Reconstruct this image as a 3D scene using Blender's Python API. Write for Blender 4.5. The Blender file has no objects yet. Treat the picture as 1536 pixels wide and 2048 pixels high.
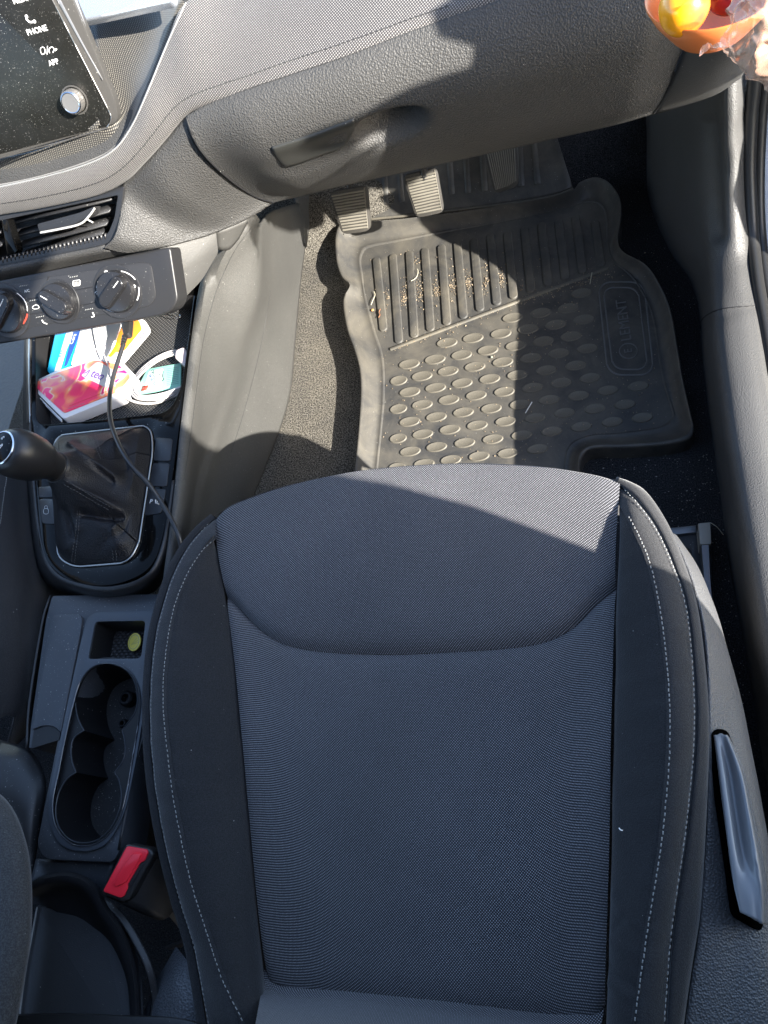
import bpy, bmesh, math, random
from mathutils import Vector, Matrix, noise
from mathutils.bvhtree import BVHTree
random.seed(7)
SC = bpy.context.scene
COL = SC.collection

# ------------------------------------------------------------------ camera, sky, sun, exposure
CAM = Vector((0, 0, 1.12))
FPX = 1484.0                                   # focal length in photo pixels (photo 1536 x 2048)
_ax = Vector((4960, -450, -FPX)).normalized()  # car's X axis in (image right, image down, view) coordinates
_ay = Vector((170, -3024, FPX)); _ay = (_ay - _ax * _ax.dot(_ay)).normalized()
_az = _ax.cross(_ay)
RIGHT = Vector((_ax.x, _ay.x, _az.x)); DOWN = Vector((_ax.y, _ay.y, _az.y)); FWD = Vector((_ax.z, _ay.z, _az.z))
cam = bpy.data.cameras.new('camera'); camo = bpy.data.objects.new('camera', cam); COL.objects.link(camo)
m = Matrix((( RIGHT.x, -DOWN.x, -FWD.x, CAM.x), (RIGHT.y, -DOWN.y, -FWD.y, CAM.y), (RIGHT.z, -DOWN.z, -FWD.z, CAM.z), (0, 0, 0, 1)))
camo.matrix_world = m
cam.sensor_fit = 'VERTICAL'; cam.sensor_height = 24; cam.lens = 24 * FPX / 2048
cam.clip_start = .01; cam.clip_end = 200
SC.camera = camo

SUN = Vector((1.65, -1.0, 1.0)).normalized()   # towards the sun
w = bpy.data.worlds.new('World'); SC.world = w; w.use_nodes = True
nt = w.node_tree; bg = nt.nodes['Background']; sky = nt.nodes.new('ShaderNodeTexSky')
sky.sky_type = 'NISHITA'; sky.sun_disc = False
sky.sun_elevation = math.asin(SUN.z); sky.sun_rotation = math.atan2(SUN.x, SUN.y)
nt.links.new(sky.outputs[0], bg.inputs[0]); bg.inputs[1].default_value = .14
sky.dust_density = 1.0; sky.air_density = 1.0; sky.ozone_density = 1.0
sl = bpy.data.lights.new('sun', 'SUN'); sl.energy = 5.0; sl.angle = math.radians(.55); sl.color = (1, .95, .87)
so = bpy.data.objects.new('sun', sl); COL.objects.link(so); so.rotation_euler = SUN.to_track_quat('Z', 'Y').to_euler()
SC.view_settings.view_transform = 'Standard'; SC.view_settings.look = 'None'
SC.view_settings.exposure = 2.2; SC.view_settings.gamma = 1

# ------------------------------------------------------------------ placing helpers
def ray(px, py):
    return RIGHT * (px - 768) + DOWN * (py - 1024) + FWD * FPX
def W(px, py, z):                               # photo pixel + real height above the carpet -> point
    d = ray(px, py); return CAM + d * ((z - CAM.z) / d.z)
def WX(px, py, x):
    d = ray(px, py); return CAM + d * ((x - CAM.x) / d.x)
def PJ(p):
    v = Vector(p) - CAM; k = v.dot(FWD); return (768 + FPX * v.dot(RIGHT) / k, 1024 + FPX * v.dot(DOWN) / k)
def V3(p): return p.copy() if isinstance(p, Vector) else W(*p)
class Plane:
    def __init__(s, a, b, c):
        s.o = V3(a); b = V3(b); c = V3(c); n = (b - s.o).cross(c - s.o).normalized()
        if n.dot(CAM - s.o) < 0: n = -n
        s.n = n
    def hit(s, px, py, off=0):
        d = ray(px, py); o = s.o + s.n * off
        return CAM + d * ((o - CAM).dot(s.n) / d.dot(s.n))
    def up(s, off):
        q = Plane.__new__(Plane); q.o = s.o + s.n * off; q.n = s.n; return q
def HZ(z):
    q = Plane.__new__(Plane); q.o = Vector((0, 0, z)); q.n = Vector((0, 0, 1)); return q
def cat(p, n, closed=False):
    """Catmull-Rom through points p, n points evenly spaced by length"""
    p = [Vector(q) for q in p]; L = len(p)
    if L == 2 and not closed: return [p[0].lerp(p[1], i / (n - 1)) for i in range(n)]
    dense = []
    segs = L if closed else L - 1
    for i in range(segs):
        if closed: a, b, c, d = p[i - 1], p[i], p[(i + 1) % L], p[(i + 2) % L]
        else:
            b, c = p[i], p[i + 1]; a = p[i - 1] if i else b * 2 - c; d = p[i + 2] if i + 2 < L else c * 2 - b
        for k in range(10):
            t = k / 10; t2 = t * t; t3 = t2 * t
            dense.append(.5 * ((2 * b) + (c - a) * t + (2 * a - 5 * b + 4 * c - d) * t2 + (3 * b - a - 3 * c + d) * t3))
    dense.append((p[0] if closed else p[-1]).copy())
    cum = [0]
    for i in range(1, len(dense)): cum.append(cum[-1] + (dense[i] - dense[i - 1]).length)
    out = []; j = 0; N = n if closed else n - 1
    for i in range(n):
        s = cum[-1] * i / N
        while j < len(cum) - 2 and cum[j + 1] < s: j += 1
        f = (s - cum[j]) / max(1e-9, cum[j + 1] - cum[j]); out.append(dense[j].lerp(dense[j + 1], min(1, f)))
    return out
def rnd(pts, r, seg=5):
    """round the corners of a closed 2D polygon"""
    out = []; n = len(pts)
    for i in range(n):
        a, b, c = Vector(pts[i - 1][:2]), Vector(pts[i][:2]), Vector(pts[(i + 1) % n][:2])
        rr = pts[i][2] if len(pts[i]) > 2 else r
        u = (a - b); v = (c - b); k = min(rr, u.length * .48, v.length * .48)
        if k < .5: out.append(b); continue
        s = b + u.normalized() * k; e = b + v.normalized() * k
        for q in range(seg + 1):
            t = q / seg; out.append(s * (1 - t) ** 2 + b * 2 * t * (1 - t) + e * t * t)
    return [tuple(q) for q in out]
def sm(pts, n=60): return [(q.x, q.y) for q in cat([Vector((a[0], a[1], 0)) for a in pts], n, True)]
def shift(pts, f, c=None):
    """scale a pixel outline about its centre"""
    if c is None: c = (sum(p[0] for p in pts) / len(pts), sum(p[1] for p in pts) / len(pts))
    return [(c[0] + (p[0] - c[0]) * f, c[1] + (p[1] - c[1]) * f) for p in pts]

# ------------------------------------------------------------------ object helpers
def link(name, me, mat, parent=None, smooth=True):
    o = bpy.data.objects.new(name, me); COL.objects.link(o)
    if mat is not None:
        me.materials.clear(); me.materials.append(mat)
    if smooth:
        for f in me.polygons: f.use_smooth = True
    if parent is not None:
        o.parent = parent; o.matrix_parent_inverse = PINV[parent.name]
    return o
PINV = {}
def done(name, bm, mat, parent=None, smooth=True, sharp=35):
    me = bpy.data.meshes.new(name); bm.normal_update()
    for e in bm.edges:
        if len(e.link_faces) == 2 and e.calc_face_angle(0) > math.radians(sharp): e.smooth = False
    bm.to_mesh(me); bm.free()
    o = link(name, me, mat, parent, smooth); PINV[o.name] = o.matrix_basis.inverted() if parent is None else Matrix()
    return o
def thing(name, label, cat_, loc, group=None):
    o = bpy.data.objects.new(name, None); COL.objects.link(o); o.location = loc; o.empty_display_size = .02
    PINV[o.name] = Matrix.Translation(-Vector(loc))
    return tag(o, label, cat_, group)
def tag(o, label, cat_=None, group=None, kind=None):
    if label: o['label'] = label
    if cat_: o['category'] = cat_
    if group: o['group'] = group
    if kind: o['kind'] = kind
    return o
def grid(name, rows, mat, parent=None, disp=None, edge=(0, 0, 0, 0), ew=.010, back=0.0, sharp=60, closed=False):
    """rows: list of equal-length lists of Vectors. edge = sink depth at (first row, last row, first col, last col)"""
    nr, nc = len(rows), len(rows[0])
    P = [[p.copy() for p in r] for r in rows]
    Nn = [[None] * nc for _ in range(nr)]
    for i in range(nr):
        for j in range(nc):
            du = rows[i][min(nc - 1, j + 1)] - rows[i][max(0, j - 1)]
            if closed: du = rows[i][(j + 1) % nc] - rows[i][j - 1]
            dv = rows[min(nr - 1, i + 1)][j] - rows[max(0, i - 1)][j]
            n = du.cross(dv)
            n = n.normalized() if n.length > 1e-12 else Vector((0, 0, 1))
            if n.dot(CAM - rows[i][j]) < 0: n = -n
            Nn[i][j] = n
    ul = [[0] * nc for _ in range(nr)]; vl = [[0] * nc for _ in range(nr)]
    for i in range(nr):
        for j in range(1, nc): ul[i][j] = ul[i][j - 1] + (rows[i][j] - rows[i][j - 1]).length
    for j in range(nc):
        for i in range(1, nr): vl[i][j] = vl[i - 1][j] + (rows[i][j] - rows[i - 1][j]).length
    for i in range(nr):
        for j in range(nc):
            d = 0
            for k, dist in enumerate((vl[i][j], vl[-1][j] - vl[i][j], ul[i][j], ul[i][-1] - ul[i][j])):
                if edge[k]: d -= edge[k] * math.exp(-(dist / ew) ** 1.3)
            if disp: d += disp(i / (nr - 1), j / (nc - 1), P[i][j])
            P[i][j] += Nn[i][j] * d
    bm = bmesh.new(); uvl = bm.loops.layers.uv.new('UVMap')
    vv = [[bm.verts.new(p) for p in r] for r in P]
    cc = nc if closed else nc - 1
    mid = nc // 2
    for i in range(nr - 1):
        for j in range(cc):
            k = (j + 1) % nc
            f = bm.faces.new((vv[i][j], vv[i][k], vv[i + 1][k], vv[i + 1][j]))
            for lp, (a, b) in zip(f.loops, ((i, j), (i, k), (i + 1, k), (i + 1, j))):
                lp[uvl].uv = (ul[a][b] - ul[a][mid], vl[a][b])
    bm.normal_update()
    f0 = bm.faces[0] if not hasattr(bm.faces, 'ensure_lookup_table') else (bm.faces.ensure_lookup_table() or bm.faces[len(bm.faces) // 2])
    if f0.normal.dot(CAM - f0.calc_center_median()) < 0: bmesh.ops.reverse_faces(bm, faces=bm.faces[:])
    o = done(name, bm, mat, parent, True, sharp)
    if back:
        md = o.modifiers.new('thickness', 'SOLIDIFY'); md.thickness = back; md.offset = -1
    return o
def surf(name, curves, nu, nv, mat, parent=None, lin=False, **k):
    C = [cat([V3(p) for p in c], nu) for c in curves]
    cols = []
    for j in range(nu):
        col = [c[j] for c in C]
        if lin or len(col) == 2:
            q = []; per = max(1, (nv - 1) // (len(col) - 1))
            for a in range(len(col) - 1):
                for t in range(per): q.append(col[a].lerp(col[a + 1], t / per))
            q.append(col[-1]); cols.append(q)
        else: cols.append(cat(col, nv))
    rows = [[cols[j][i] for j in range(nu)] for i in range(len(cols[0]))]
    return grid(name, rows, mat, parent, **k)
def coons(name, top, bottom, left, right, nu, nv, mat, parent=None, **k):
    T, B = cat([V3(p) for p in top], nu), cat([V3(p) for p in bottom], nu)
    L, R = cat([V3(p) for p in left], nv), cat([V3(p) for p in right], nv)
    rows = []
    for i in range(nv):
        v = i / (nv - 1); r = []
        for j in range(nu):
            u = j / (nu - 1)
            r.append(T[j] * (1 - v) + B[j] * v + L[i] * (1 - u) + R[i] * u
                     - (T[0] * (1 - u) * (1 - v) + T[-1] * u * (1 - v) + B[0] * (1 - u) * v + B[-1] * u * v))
        rows.append(r)
    return grid(name, rows, mat, parent, **k)
def plate(name, pts, mat, parent=None, pl=None, th=.004, bev=.0008, holes=(), hole_depth=None, seg=2, sharp=35):
    """pixel outline laid on plane pl (its top face), real thickness th below it, optional holes"""
    bm = bmesh.new(); n = pl.n
    def loop(ps):
        vs = [bm.verts.new(p if isinstance(p, Vector) else pl.hit(p[0], p[1])) for p in ps]
        return vs, [bm.edges.new((vs[i], vs[(i + 1) % len(vs)])) for i in range(len(vs))]
    vo, eo = loop(pts); hl = [loop(h) for h in holes]
    if holes:
        es = list(eo)
        for h in hl: es += h[1]
        bmesh.ops.triangle_fill(bm, use_beauty=True, use_dissolve=False, edges=es, normal=n)
    else: bm.faces.new(vo)
    bm.normal_update()
    for f in bm.faces:
        if f.normal.dot(n) < 0: f.normal_flip()
    be = [e for e in bm.edges if len(e.link_faces) == 1]
    r = bmesh.ops.extrude_edge_only(bm, edges=be)
    nv = [g for g in r['geom'] if isinstance(g, bmesh.types.BMVert)]
    for v in nv: v.co -= n * th
    if not holes:
        lo = sorted(nv, key=lambda v: 0)
        try:
            ed = [e for e in bm.edges if len(e.link_faces) == 1]
            bmesh.ops.holes_fill(bm, edges=ed, sides=0)
        except Exception: pass
    bmesh.ops.recalc_face_normals(bm, faces=bm.faces[:])
    tf = [f for f in bm.faces if all(abs((v.co - pl.o).dot(n)) < 1e-6 for v in f.verts)]
    if tf and tf[0].normal.dot(n) < 0: bmesh.ops.reverse_faces(bm, faces=bm.faces[:])
    if bev > 0:
        tops = [e for e in bm.edges if all(abs((v.co - pl.o).dot(n)) < 1e-6 for v in e.verts)
                and len(e.link_faces) == 2 and e.calc_face_angle(0) > .5]
        if tops:
            bmesh.ops.bevel(bm, geom=tops, offset=bev, segments=seg, profile=.5, affect='EDGES', clamp_overlap=True)
    uvl = bm.loops.layers.uv.new('UVMap'); ux = Vector((1, 0, 0)); ux = (ux - n * ux.dot(n)).normalized(); uy = n.cross(ux)
    for f in bm.faces:
        for lp in f.loops: q = lp.vert.co - pl.o; lp[uvl].uv = (q.dot(ux), q.dot(uy))
    return done(name, bm, mat, parent, True, sharp)
def tube(name, pts, r, mat, parent=None, closed=False, n=None, seg=8, squash=1.0, rr=None):
    P = [V3(p) for p in pts]; n = n or max(8, len(P) * 6); P = cat(P, n, closed)
    rows = []; N = len(P); ref = Vector((.13, .21, 1)).normalized()
    for i, p in enumerate(P):
        t = (P[(i + 1) % N] - P[i - 1]) if closed else (P[min(N - 1, i + 1)] - P[max(0, i - 1)])
        t.normalize(); a = ref - t * ref.dot(t)
        a.normalize(); b = t.cross(a); q = r if rr is None else rr(i / (N - 1))
        rows.append([p + (a * math.cos(2 * math.pi * k / seg) * squash + b * math.sin(2 * math.pi * k / seg)) * q for k in range(seg)])
    bm = bmesh.new(); vv = [[bm.verts.new(p) for p in rw] for rw in rows]
    for i in range(N if closed else N - 1):
        i2 = (i + 1) % N
        for k in range(seg): bm.faces.new((vv[i][k], vv[i][(k + 1) % seg], vv[i2][(k + 1) % seg], vv[i2][k]))
    if not closed: bm.faces.new(vv[0]); bm.faces.new(vv[-1])
    bmesh.ops.recalc_face_normals(bm, faces=bm.faces[:])
    return done(name, bm, mat, parent, True, 60)
def lathe(name, origin, axis, prof, mat, parent=None, seg=40, fn=None, sharp=40):
    axis = axis.normalized(); a = Vector((1, 0, 0)); a = (a - axis * a.dot(axis)).normalized(); b = axis.cross(a)
    bm = bmesh.new(); rings = []
    for (h, r) in prof:
        if r < 1e-6: rings.append([bm.verts.new(origin + axis * h)]); continue
        rings.append([])
        for k in range(seg):
            t = 2 * math.pi * k / seg; q = r * (fn(t, h) if fn else 1)
            rings[-1].append(bm.verts.new(origin + axis * h + (a * math.cos(t) + b * math.sin(t)) * q))
    for i in range(len(rings) - 1):
        A, B = rings[i], rings[i + 1]
        for k in range(seg):
            k2 = (k + 1) % seg
            if len(A) == 1 and len(B) == 1: break
            if len(A) == 1: bm.faces.new((A[0], B[k2], B[k]))
            elif len(B) == 1: bm.faces.new((A[k], A[k2], B[0]))
            else: bm.faces.new((A[k], A[k2], B[k2], B[k]))
    bmesh.ops.recalc_face_normals(bm, faces=bm.faces[:])
    return done(name, bm, mat, parent, True, sharp)
def text(name, s, pl, px, py, size, d, mat, parent=None, off=.0006, depth=.0001, hv=None):
    """real raised lettering lying on a plane; d = pixel direction in which it reads"""
    c = bpy.data.curves.new(name, 'FONT'); c.body = s; c.size = size; c.align_x = 'CENTER'; c.align_y = 'CENTER'; c.extrude = depth
    c.resolution_u = 3
    if hv: c.offset = hv
    t = bpy.data.objects.new('tmp', c); COL.objects.link(t)
    bpy.context.view_layer.update()
    me = bpy.data.meshes.new_from_object(t.evaluated_get(bpy.context.evaluated_depsgraph_get()))
    bpy.data.objects.remove(t); me.name = name
    o = pl.hit(px, py, off); x = pl.hit(px + d[0] * 4, py + d[1] * 4, off) - o; x.normalize(); y = pl.n.cross(x)
    me.transform(Matrix(((x.x, y.x, pl.n.x, o.x), (x.y, y.y, pl.n.y, o.y), (x.z, y.z, pl.n.z, o.z), (0, 0, 0, 1))))
    return link(name, me, mat, parent, False)
def bvh(o):
    dg = bpy.context.evaluated_depsgraph_get(); bm = bmesh.new(); bm.from_mesh(o.data); t = BVHTree.FromBMesh(bm); bm.free(); return t
def cast(tree, px, py):
    h = tree.ray_cast(CAM, ray(px, py).normalized())
    return (h[0], h[1] if h[1].dot(CAM - h[0]) > 0 else -h[1]) if h[0] is not None else (None, None)
def stroke(name, tree, pts, wd, mat, parent, ht=.0006, n=None, closed=False, kind=None, off=0):
    """a thin raised strip following pixel path on a surface"""
    P = []
    q = cat([Vector((a[0], a[1], 0)) for a in pts], n or len(pts) * 8, closed)
    for a in q:
        p, nn = cast(tree, a.x, a.y)
        if p is not None: P.append(p + nn * off)
    if len(P) < 2: return None
    return tube(name, P, wd, mat, parent, closed=closed, n=len(P), seg=5)
def stitches(name, tree, pts, mat, parent, step=.0046, ln=.0031, r=.0005, off=.0011):
    q = cat([Vector((a[0], a[1], 0)) for a in pts], 500)
    P = []
    for a in q:
        p, nn = cast(tree, a.x, a.y)
        if p is not None: P.append((p, nn))
    bm = bmesh.new(); i = 4
    while i < len(P) - 1:
        p, nn = P[i]; j = i; d = 0
        while j < len(P) - 1 and d < step: d += (P[j + 1][0] - P[j][0]).length; j += 1
        if d > step * 3: i = j; continue
        t = (P[j][0] - p)
        if t.length > 1e-6:
            t.normalize(); s = nn.cross(t).normalized(); t = (t + s * random.uniform(-.10, .10)).normalized(); o = p + nn * off + s * random.uniform(-.0002, .0002); e = o + t * ln * random.uniform(.85, 1.1)
            a_ = [bm.verts.new(v) for v in (o - s * r, o + s * r, e + s * r, e - s * r)]
            b_ = [bm.verts.new(v + nn * r) for v in (o + t * ln * .2 - s * r * .6, o + t * ln * .2 + s * r * .6, e - t * ln * .2 + s * r * .6, e - t * ln * .2 - s * r * .6)]
            bm.faces.new(b_)
            for k in range(4): bm.faces.new((a_[k], a_[(k + 1) % 4], b_[(k + 1) % 4], b_[k]))
        i = j
    o = done(name, bm, mat, parent, False); o['kind'] = 'stuff'; return o

# ------------------------------------------------------------------ materials
def mat(name, col, rough=.5, metal=0, salt=None, dirt=None, bump=None, dust=0, var=0, spec=.5, coat=0, sheen=0, coord='obj', dustscale=1.0, smudge=0):
    """bump=(kind,size_m,strength). dust = density of pale specks"""
    M = bpy.data.materials.new(name); M.use_nodes = True; t = M.node_tree; N = t.nodes; Lk = t.links
    b = N['Principled BSDF']; b.inputs['Base Color'].default_value = (*col, 1); b.inputs['Roughness'].default_value = rough
    b.inputs['Metallic'].default_value = metal; b.inputs['Specular IOR Level'].default_value = spec
    b.inputs['Coat Weight'].default_value = coat; b.inputs['Coat Roughness'].default_value = .06
    if sheen:
        b.inputs['Sheen Weight'].default_value = sheen; b.inputs['Sheen Roughness'].default_value = .45
    tc = N.new('ShaderNodeTexCoord'); src = tc.outputs['Object'] if coord == 'obj' else tc.outputs['UV']
    cur = None
    if var:
        no = N.new('ShaderNodeTexNoise'); no.inputs['Scale'].default_value = 9; no.inputs['Detail'].default_value = 5; Lk.new(src, no.inputs['Vector'])
        r = N.new('ShaderNodeMapRange'); r.inputs[1].default_value = .3; r.inputs[2].default_value = .7; r.inputs[3].default_value = 1 - var; r.inputs[4].default_value = 1 + var
        Lk.new(no.outputs[0], r.inputs[0]); mx = N.new('ShaderNodeVectorMath'); mx.operation = 'SCALE'; mx.inputs[0].default_value = col
        Lk.new(r.outputs[0], mx.inputs['Scale']); cur = mx.outputs[0]; Lk.new(cur, b.inputs['Base Color'])
    if dirt:                                     # dried pale mud smeared in patches of its own
        dc, lo_, hi_, amt = dirt
        no = N.new('ShaderNodeTexNoise'); no.inputs['Scale'].default_value = 13; no.inputs['Detail'].default_value = 9; no.inputs['Roughness'].default_value = .68; no.inputs['Distortion'].default_value = .6; Lk.new(src, no.inputs['Vector'])
        r = N.new('ShaderNodeMapRange'); r.inputs[1].default_value = lo_; r.inputs[2].default_value = hi_; r.inputs[3].default_value = 0; r.inputs[4].default_value = amt; Lk.new(no.outputs[0], r.inputs[0])
        mc = N.new('ShaderNodeMix'); mc.data_type = 'RGBA'; mc.inputs[6].default_value = (*col, 1); mc.inputs[7].default_value = (*dc, 1)
        if cur is not None: Lk.new(cur, mc.inputs[6])
        Lk.new(r.outputs[0], mc.inputs[0]); cur = mc.outputs[2]; Lk.new(cur, b.inputs['Base Color'])
    if salt:                                     # mixed light and dark pile ends
        sc_, sd, sw = salt
        no = N.new('ShaderNodeTexNoise'); no.inputs['Scale'].default_value = sc_; no.inputs['Detail'].default_value = 2; Lk.new(src, no.inputs['Vector'])
        r = N.new('ShaderNodeMapRange'); r.inputs[1].default_value = .38; r.inputs[2].default_value = .66; r.inputs[3].default_value = sd; r.inputs[4].default_value = sw; Lk.new(no.outputs[0], r.inputs[0])
        mx = N.new('ShaderNodeVectorMath'); mx.operation = 'SCALE'; mx.inputs[0].default_value = col
        if cur is not None: Lk.new(cur, mx.inputs[0])
        Lk.new(r.outputs[0], mx.inputs['Scale']); cur = mx.outputs[0]; Lk.new(cur, b.inputs['Base Color'])
    if smudge:
        no = N.new('ShaderNodeTexNoise'); no.inputs['Scale'].default_value = 22; no.inputs['Detail'].default_value = 6; no.inputs['Roughness'].default_value = .65; Lk.new(src, no.inputs['Vector'])
        r = N.new('ShaderNodeMapRange'); r.inputs[1].default_value = .35; r.inputs[2].default_value = .7; r.inputs[3].default_value = rough; r.inputs[4].default_value = min(1, rough + smudge)
        Lk.new(no.outputs[0], r.inputs[0]); Lk.new(r.outputs[0], b.inputs['Roughness'])
    if dust:
        masks = []
        for sc_, lo, pw in ((260 * dustscale, .30, 1), (620 * dustscale, .34, 1)):
            v = N.new('ShaderNodeTexVoronoi'); v.inputs['Scale'].default_value = sc_; Lk.new(src, v.inputs['Vector'])
            l1 = N.new('ShaderNodeMath'); l1.operation = 'LESS_THAN'; l1.inputs[1].default_value = lo * .55
            Lk.new(v.outputs['Distance'], l1.inputs[0])
            sp = N.new('ShaderNodeSeparateColor'); Lk.new(v.outputs['Color'], sp.inputs[0])
            l2 = N.new('ShaderNodeMath'); l2.operation = 'GREATER_THAN'; l2.inputs[1].default_value = 1 - dust; Lk.new(sp.outputs[0], l2.inputs[0])
            mm = N.new('ShaderNodeMath'); mm.operation = 'MULTIPLY'; Lk.new(l1.outputs[0], mm.inputs[0]); Lk.new(l2.outputs[0], mm.inputs[1]); masks.append(mm)
        a = N.new('ShaderNodeMath'); a.operation = 'MAXIMUM'; Lk.new(masks[0].outputs[0], a.inputs[0]); Lk.new(masks[1].outputs[0], a.inputs[1])
        s = N.new('ShaderNodeMath'); s.operation = 'MULTIPLY'; s.inputs[1].default_value = .75; Lk.new(a.outputs[0], s.inputs[0])
        mc = N.new('ShaderNodeMix'); mc.data_type = 'RGBA'; mc.inputs[6].default_value = (*col, 1); mc.inputs[7].default_value = (.34, .33, .31, 1)
        if cur is not None: Lk.new(cur, mc.inputs[6])
        Lk.new(s.outputs[0], mc.inputs[0]); Lk.new(mc.outputs[2], b.inputs['Base Color'])
    if bump:
        kind, size, st = bump
        if kind == 'grain':
            v = N.new('ShaderNodeTexVoronoi'); v.inputs['Scale'].default_value = 1 / size; Lk.new(src, v.inputs['Vector']); h = v.outputs['Distance']
        elif kind == 'fine':
            v = N.new('ShaderNodeTexNoise'); v.inputs['Scale'].default_value = 1 / size; v.inputs['Detail'].default_value = 3; Lk.new(src, v.inputs['Vector']); h = v.outputs[0]
        bu = N.new('ShaderNodeBump'); bu.inputs['Strength'].default_value = st; bu.inputs['Distance'].default_value = size * .5
        Lk.new(h, bu.inputs['Height']); Lk.new(bu.outputs[0], b.inputs['Normal'])
    return M
def weave(name, dark, light, pitch, rough=.75, thr=.1, soft=.5, bump=.25, angle=0, sheen=.15, wash=.12):
    """staggered woven dots in metres (UV laid out in metres)"""
    M = bpy.data.materials.new(name); M.use_nodes = True; t = M.node_tree; N = t.nodes; Lk = t.links; b = N['Principled BSDF']
    b.inputs['Roughness'].default_value = rough; b.inputs['Sheen Weight'].default_value = sheen; b.inputs['Specular IOR Level'].default_value = .3
    tc = N.new('ShaderNodeTexCoord'); mp = N.new('ShaderNodeMapping'); mp.inputs['Rotation'].default_value = (0, 0, angle)
    k = math.pi / pitch; mp.inputs['Scale'].default_value = (k, k, 1); Lk.new(tc.outputs['UV'], mp.inputs['Vector'])
    nz = N.new('ShaderNodeTexNoise'); nz.inputs['Scale'].default_value = 7; nz.inputs['Detail'].default_value = 2; Lk.new(tc.outputs['UV'], nz.inputs['Vector'])
    ad = N.new('ShaderNodeVectorMath'); ad.operation = 'MULTIPLY_ADD'; Lk.new(nz.outputs['Color'], ad.inputs[0]); ad.inputs[1].default_value = (.7, .7, 0); Lk.new(mp.outputs[0], ad.inputs[2])
    sp = N.new('ShaderNodeSeparateXYZ'); Lk.new(ad.outputs[0], sp.inputs[0])
    s1 = N.new('ShaderNodeMath'); s1.operation = 'SINE'; Lk.new(sp.outputs[0], s1.inputs[0])
    s2 = N.new('ShaderNodeMath'); s2.operation = 'SINE'; Lk.new(sp.outputs[1], s2.inputs[0])
    pr = N.new('ShaderNodeMath'); pr.operation = 'MULTIPLY'; Lk.new(s1.outputs[0], pr.inputs[0]); Lk.new(s2.outputs[0], pr.inputs[1])
    mr = N.new('ShaderNodeMapRange'); mr.inputs[1].default_value = thr; mr.inputs[2].default_value = thr + soft; Lk.new(pr.outputs[0], mr.inputs[0])
    fib = N.new('ShaderNodeTexNoise'); fib.inputs['Scale'].default_value = 900; fib.inputs['Detail'].default_value = 2; Lk.new(tc.outputs['UV'], fib.inputs['Vector'])
    fm = N.new('ShaderNodeMath'); fm.operation = 'MULTIPLY'; fr = N.new('ShaderNodeMapRange'); fr.inputs[1].default_value = .35; fr.inputs[2].default_value = .65; fr.inputs[3].default_value = .55; fr.inputs[4].default_value = 1.1
    Lk.new(fib.outputs[0], fr.inputs[0]); Lk.new(mr.outputs[0], fm.inputs[0]); Lk.new(fr.outputs[0], fm.inputs[1])
    big = N.new('ShaderNodeTexNoise'); big.inputs['Scale'].default_value = 5; big.inputs['Detail'].default_value = 4; Lk.new(tc.outputs['UV'], big.inputs['Vector'])
    br = N.new('ShaderNodeMapRange'); br.inputs[1].default_value = .3; br.inputs[2].default_value = .7; br.inputs[3].default_value = 1 - wash; br.inputs[4].default_value = 1 + wash; Lk.new(big.outputs[0], br.inputs[0])
    mc = N.new('ShaderNodeMix'); mc.data_type = 'RGBA'; mc.inputs[6].default_value = (*dark, 1); mc.inputs[7].default_value = (*light, 1); Lk.new(fm.outputs[0], mc.inputs[0])
    sc = N.new('ShaderNodeVectorMath'); sc.operation = 'SCALE'; Lk.new(mc.outputs[2], sc.inputs[0]); Lk.new(br.outputs[0], sc.inputs['Scale'])
    Lk.new(sc.outputs[0], b.inputs['Base Color'])
    bu = N.new('ShaderNodeBump'); bu.inputs['Strength'].default_value = bump; bu.inputs['Distance'].default_value = pitch * .3
    Lk.new(pr.outputs[0], bu.inputs['Height']); Lk.new(bu.outputs[0], b.inputs['Normal'])
    return M
def blotch(name, cols, scale, rough=.35, pos=None, warp=1.5, spec=.5):
    M = bpy.data.materials.new(name); M.use_nodes = True; t = M.node_tree; N = t.nodes; Lk = t.links; b = N['Principled BSDF']
    b.inputs['Roughness'].default_value = rough; b.inputs['Specular IOR Level'].default_value = spec
    tc = N.new('ShaderNodeTexCoord'); no = N.new('ShaderNodeTexNoise'); no.inputs['Scale'].default_value = scale; no.inputs['Detail'].default_value = 1.5; no.inputs['Distortion'].default_value = warp
    Lk.new(tc.outputs['Object'], no.inputs['Vector']); r = N.new('ShaderNodeValToRGB'); e = r.color_ramp.elements
    while len(e) < len(cols): e.new(.5)
    for i, c in enumerate(cols):
        e[i].position = pos[i] if pos else .25 + .5 * i / (len(cols) - 1); e[i].color = (*c, 1)
    Lk.new(no.outputs[0], r.inputs[0]); Lk.new(r.outputs[0], b.inputs['Base Color']); return M

M_dash   = mat('dash_grained_plastic', (.052, .051, .049), .5, bump=('grain', .0021, .85), var=.10, dust=.012, spec=.32)
M_smooth = mat('dash_smooth_plastic', (.050, .049, .046), .5, bump=('grain', .0012, .35), var=.12, dust=.02)
M_trim   = mat('tunnel_trim_plastic', (.056, .055, .051), .6, bump=('fine', .0013, .8), salt=(800, .75, 1.3), var=.10, dust=.05)
M_sill   = mat('sill_trim_plastic', (.070, .069, .067), .44, bump=('grain', .0016, .6), var=.08, dust=.008)
M_strim  = mat('seat_trim_plastic', (.092, .093, .096), .36, bump=('grain', .0020, .8), var=.06, dust=.006)
M_black  = mat('matte_black_plastic', (.020, .020, .021), .42, bump=('fine', .001, .3), dust=.09, var=.1)
M_blackc = mat('clean_black_plastic', (.017, .017, .018), .42, bump=('fine', .0008, .15), dust=.01)
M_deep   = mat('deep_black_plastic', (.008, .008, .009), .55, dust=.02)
M_gloss  = mat('piano_black', (.003, .003, .003), .06, spec=.16, dust=.03, smudge=.05)
M_screen = mat('screen_glass', (.009, .009, .008), .2, spec=.4, dust=.16, smudge=.2, dustscale=1.7)
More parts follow.
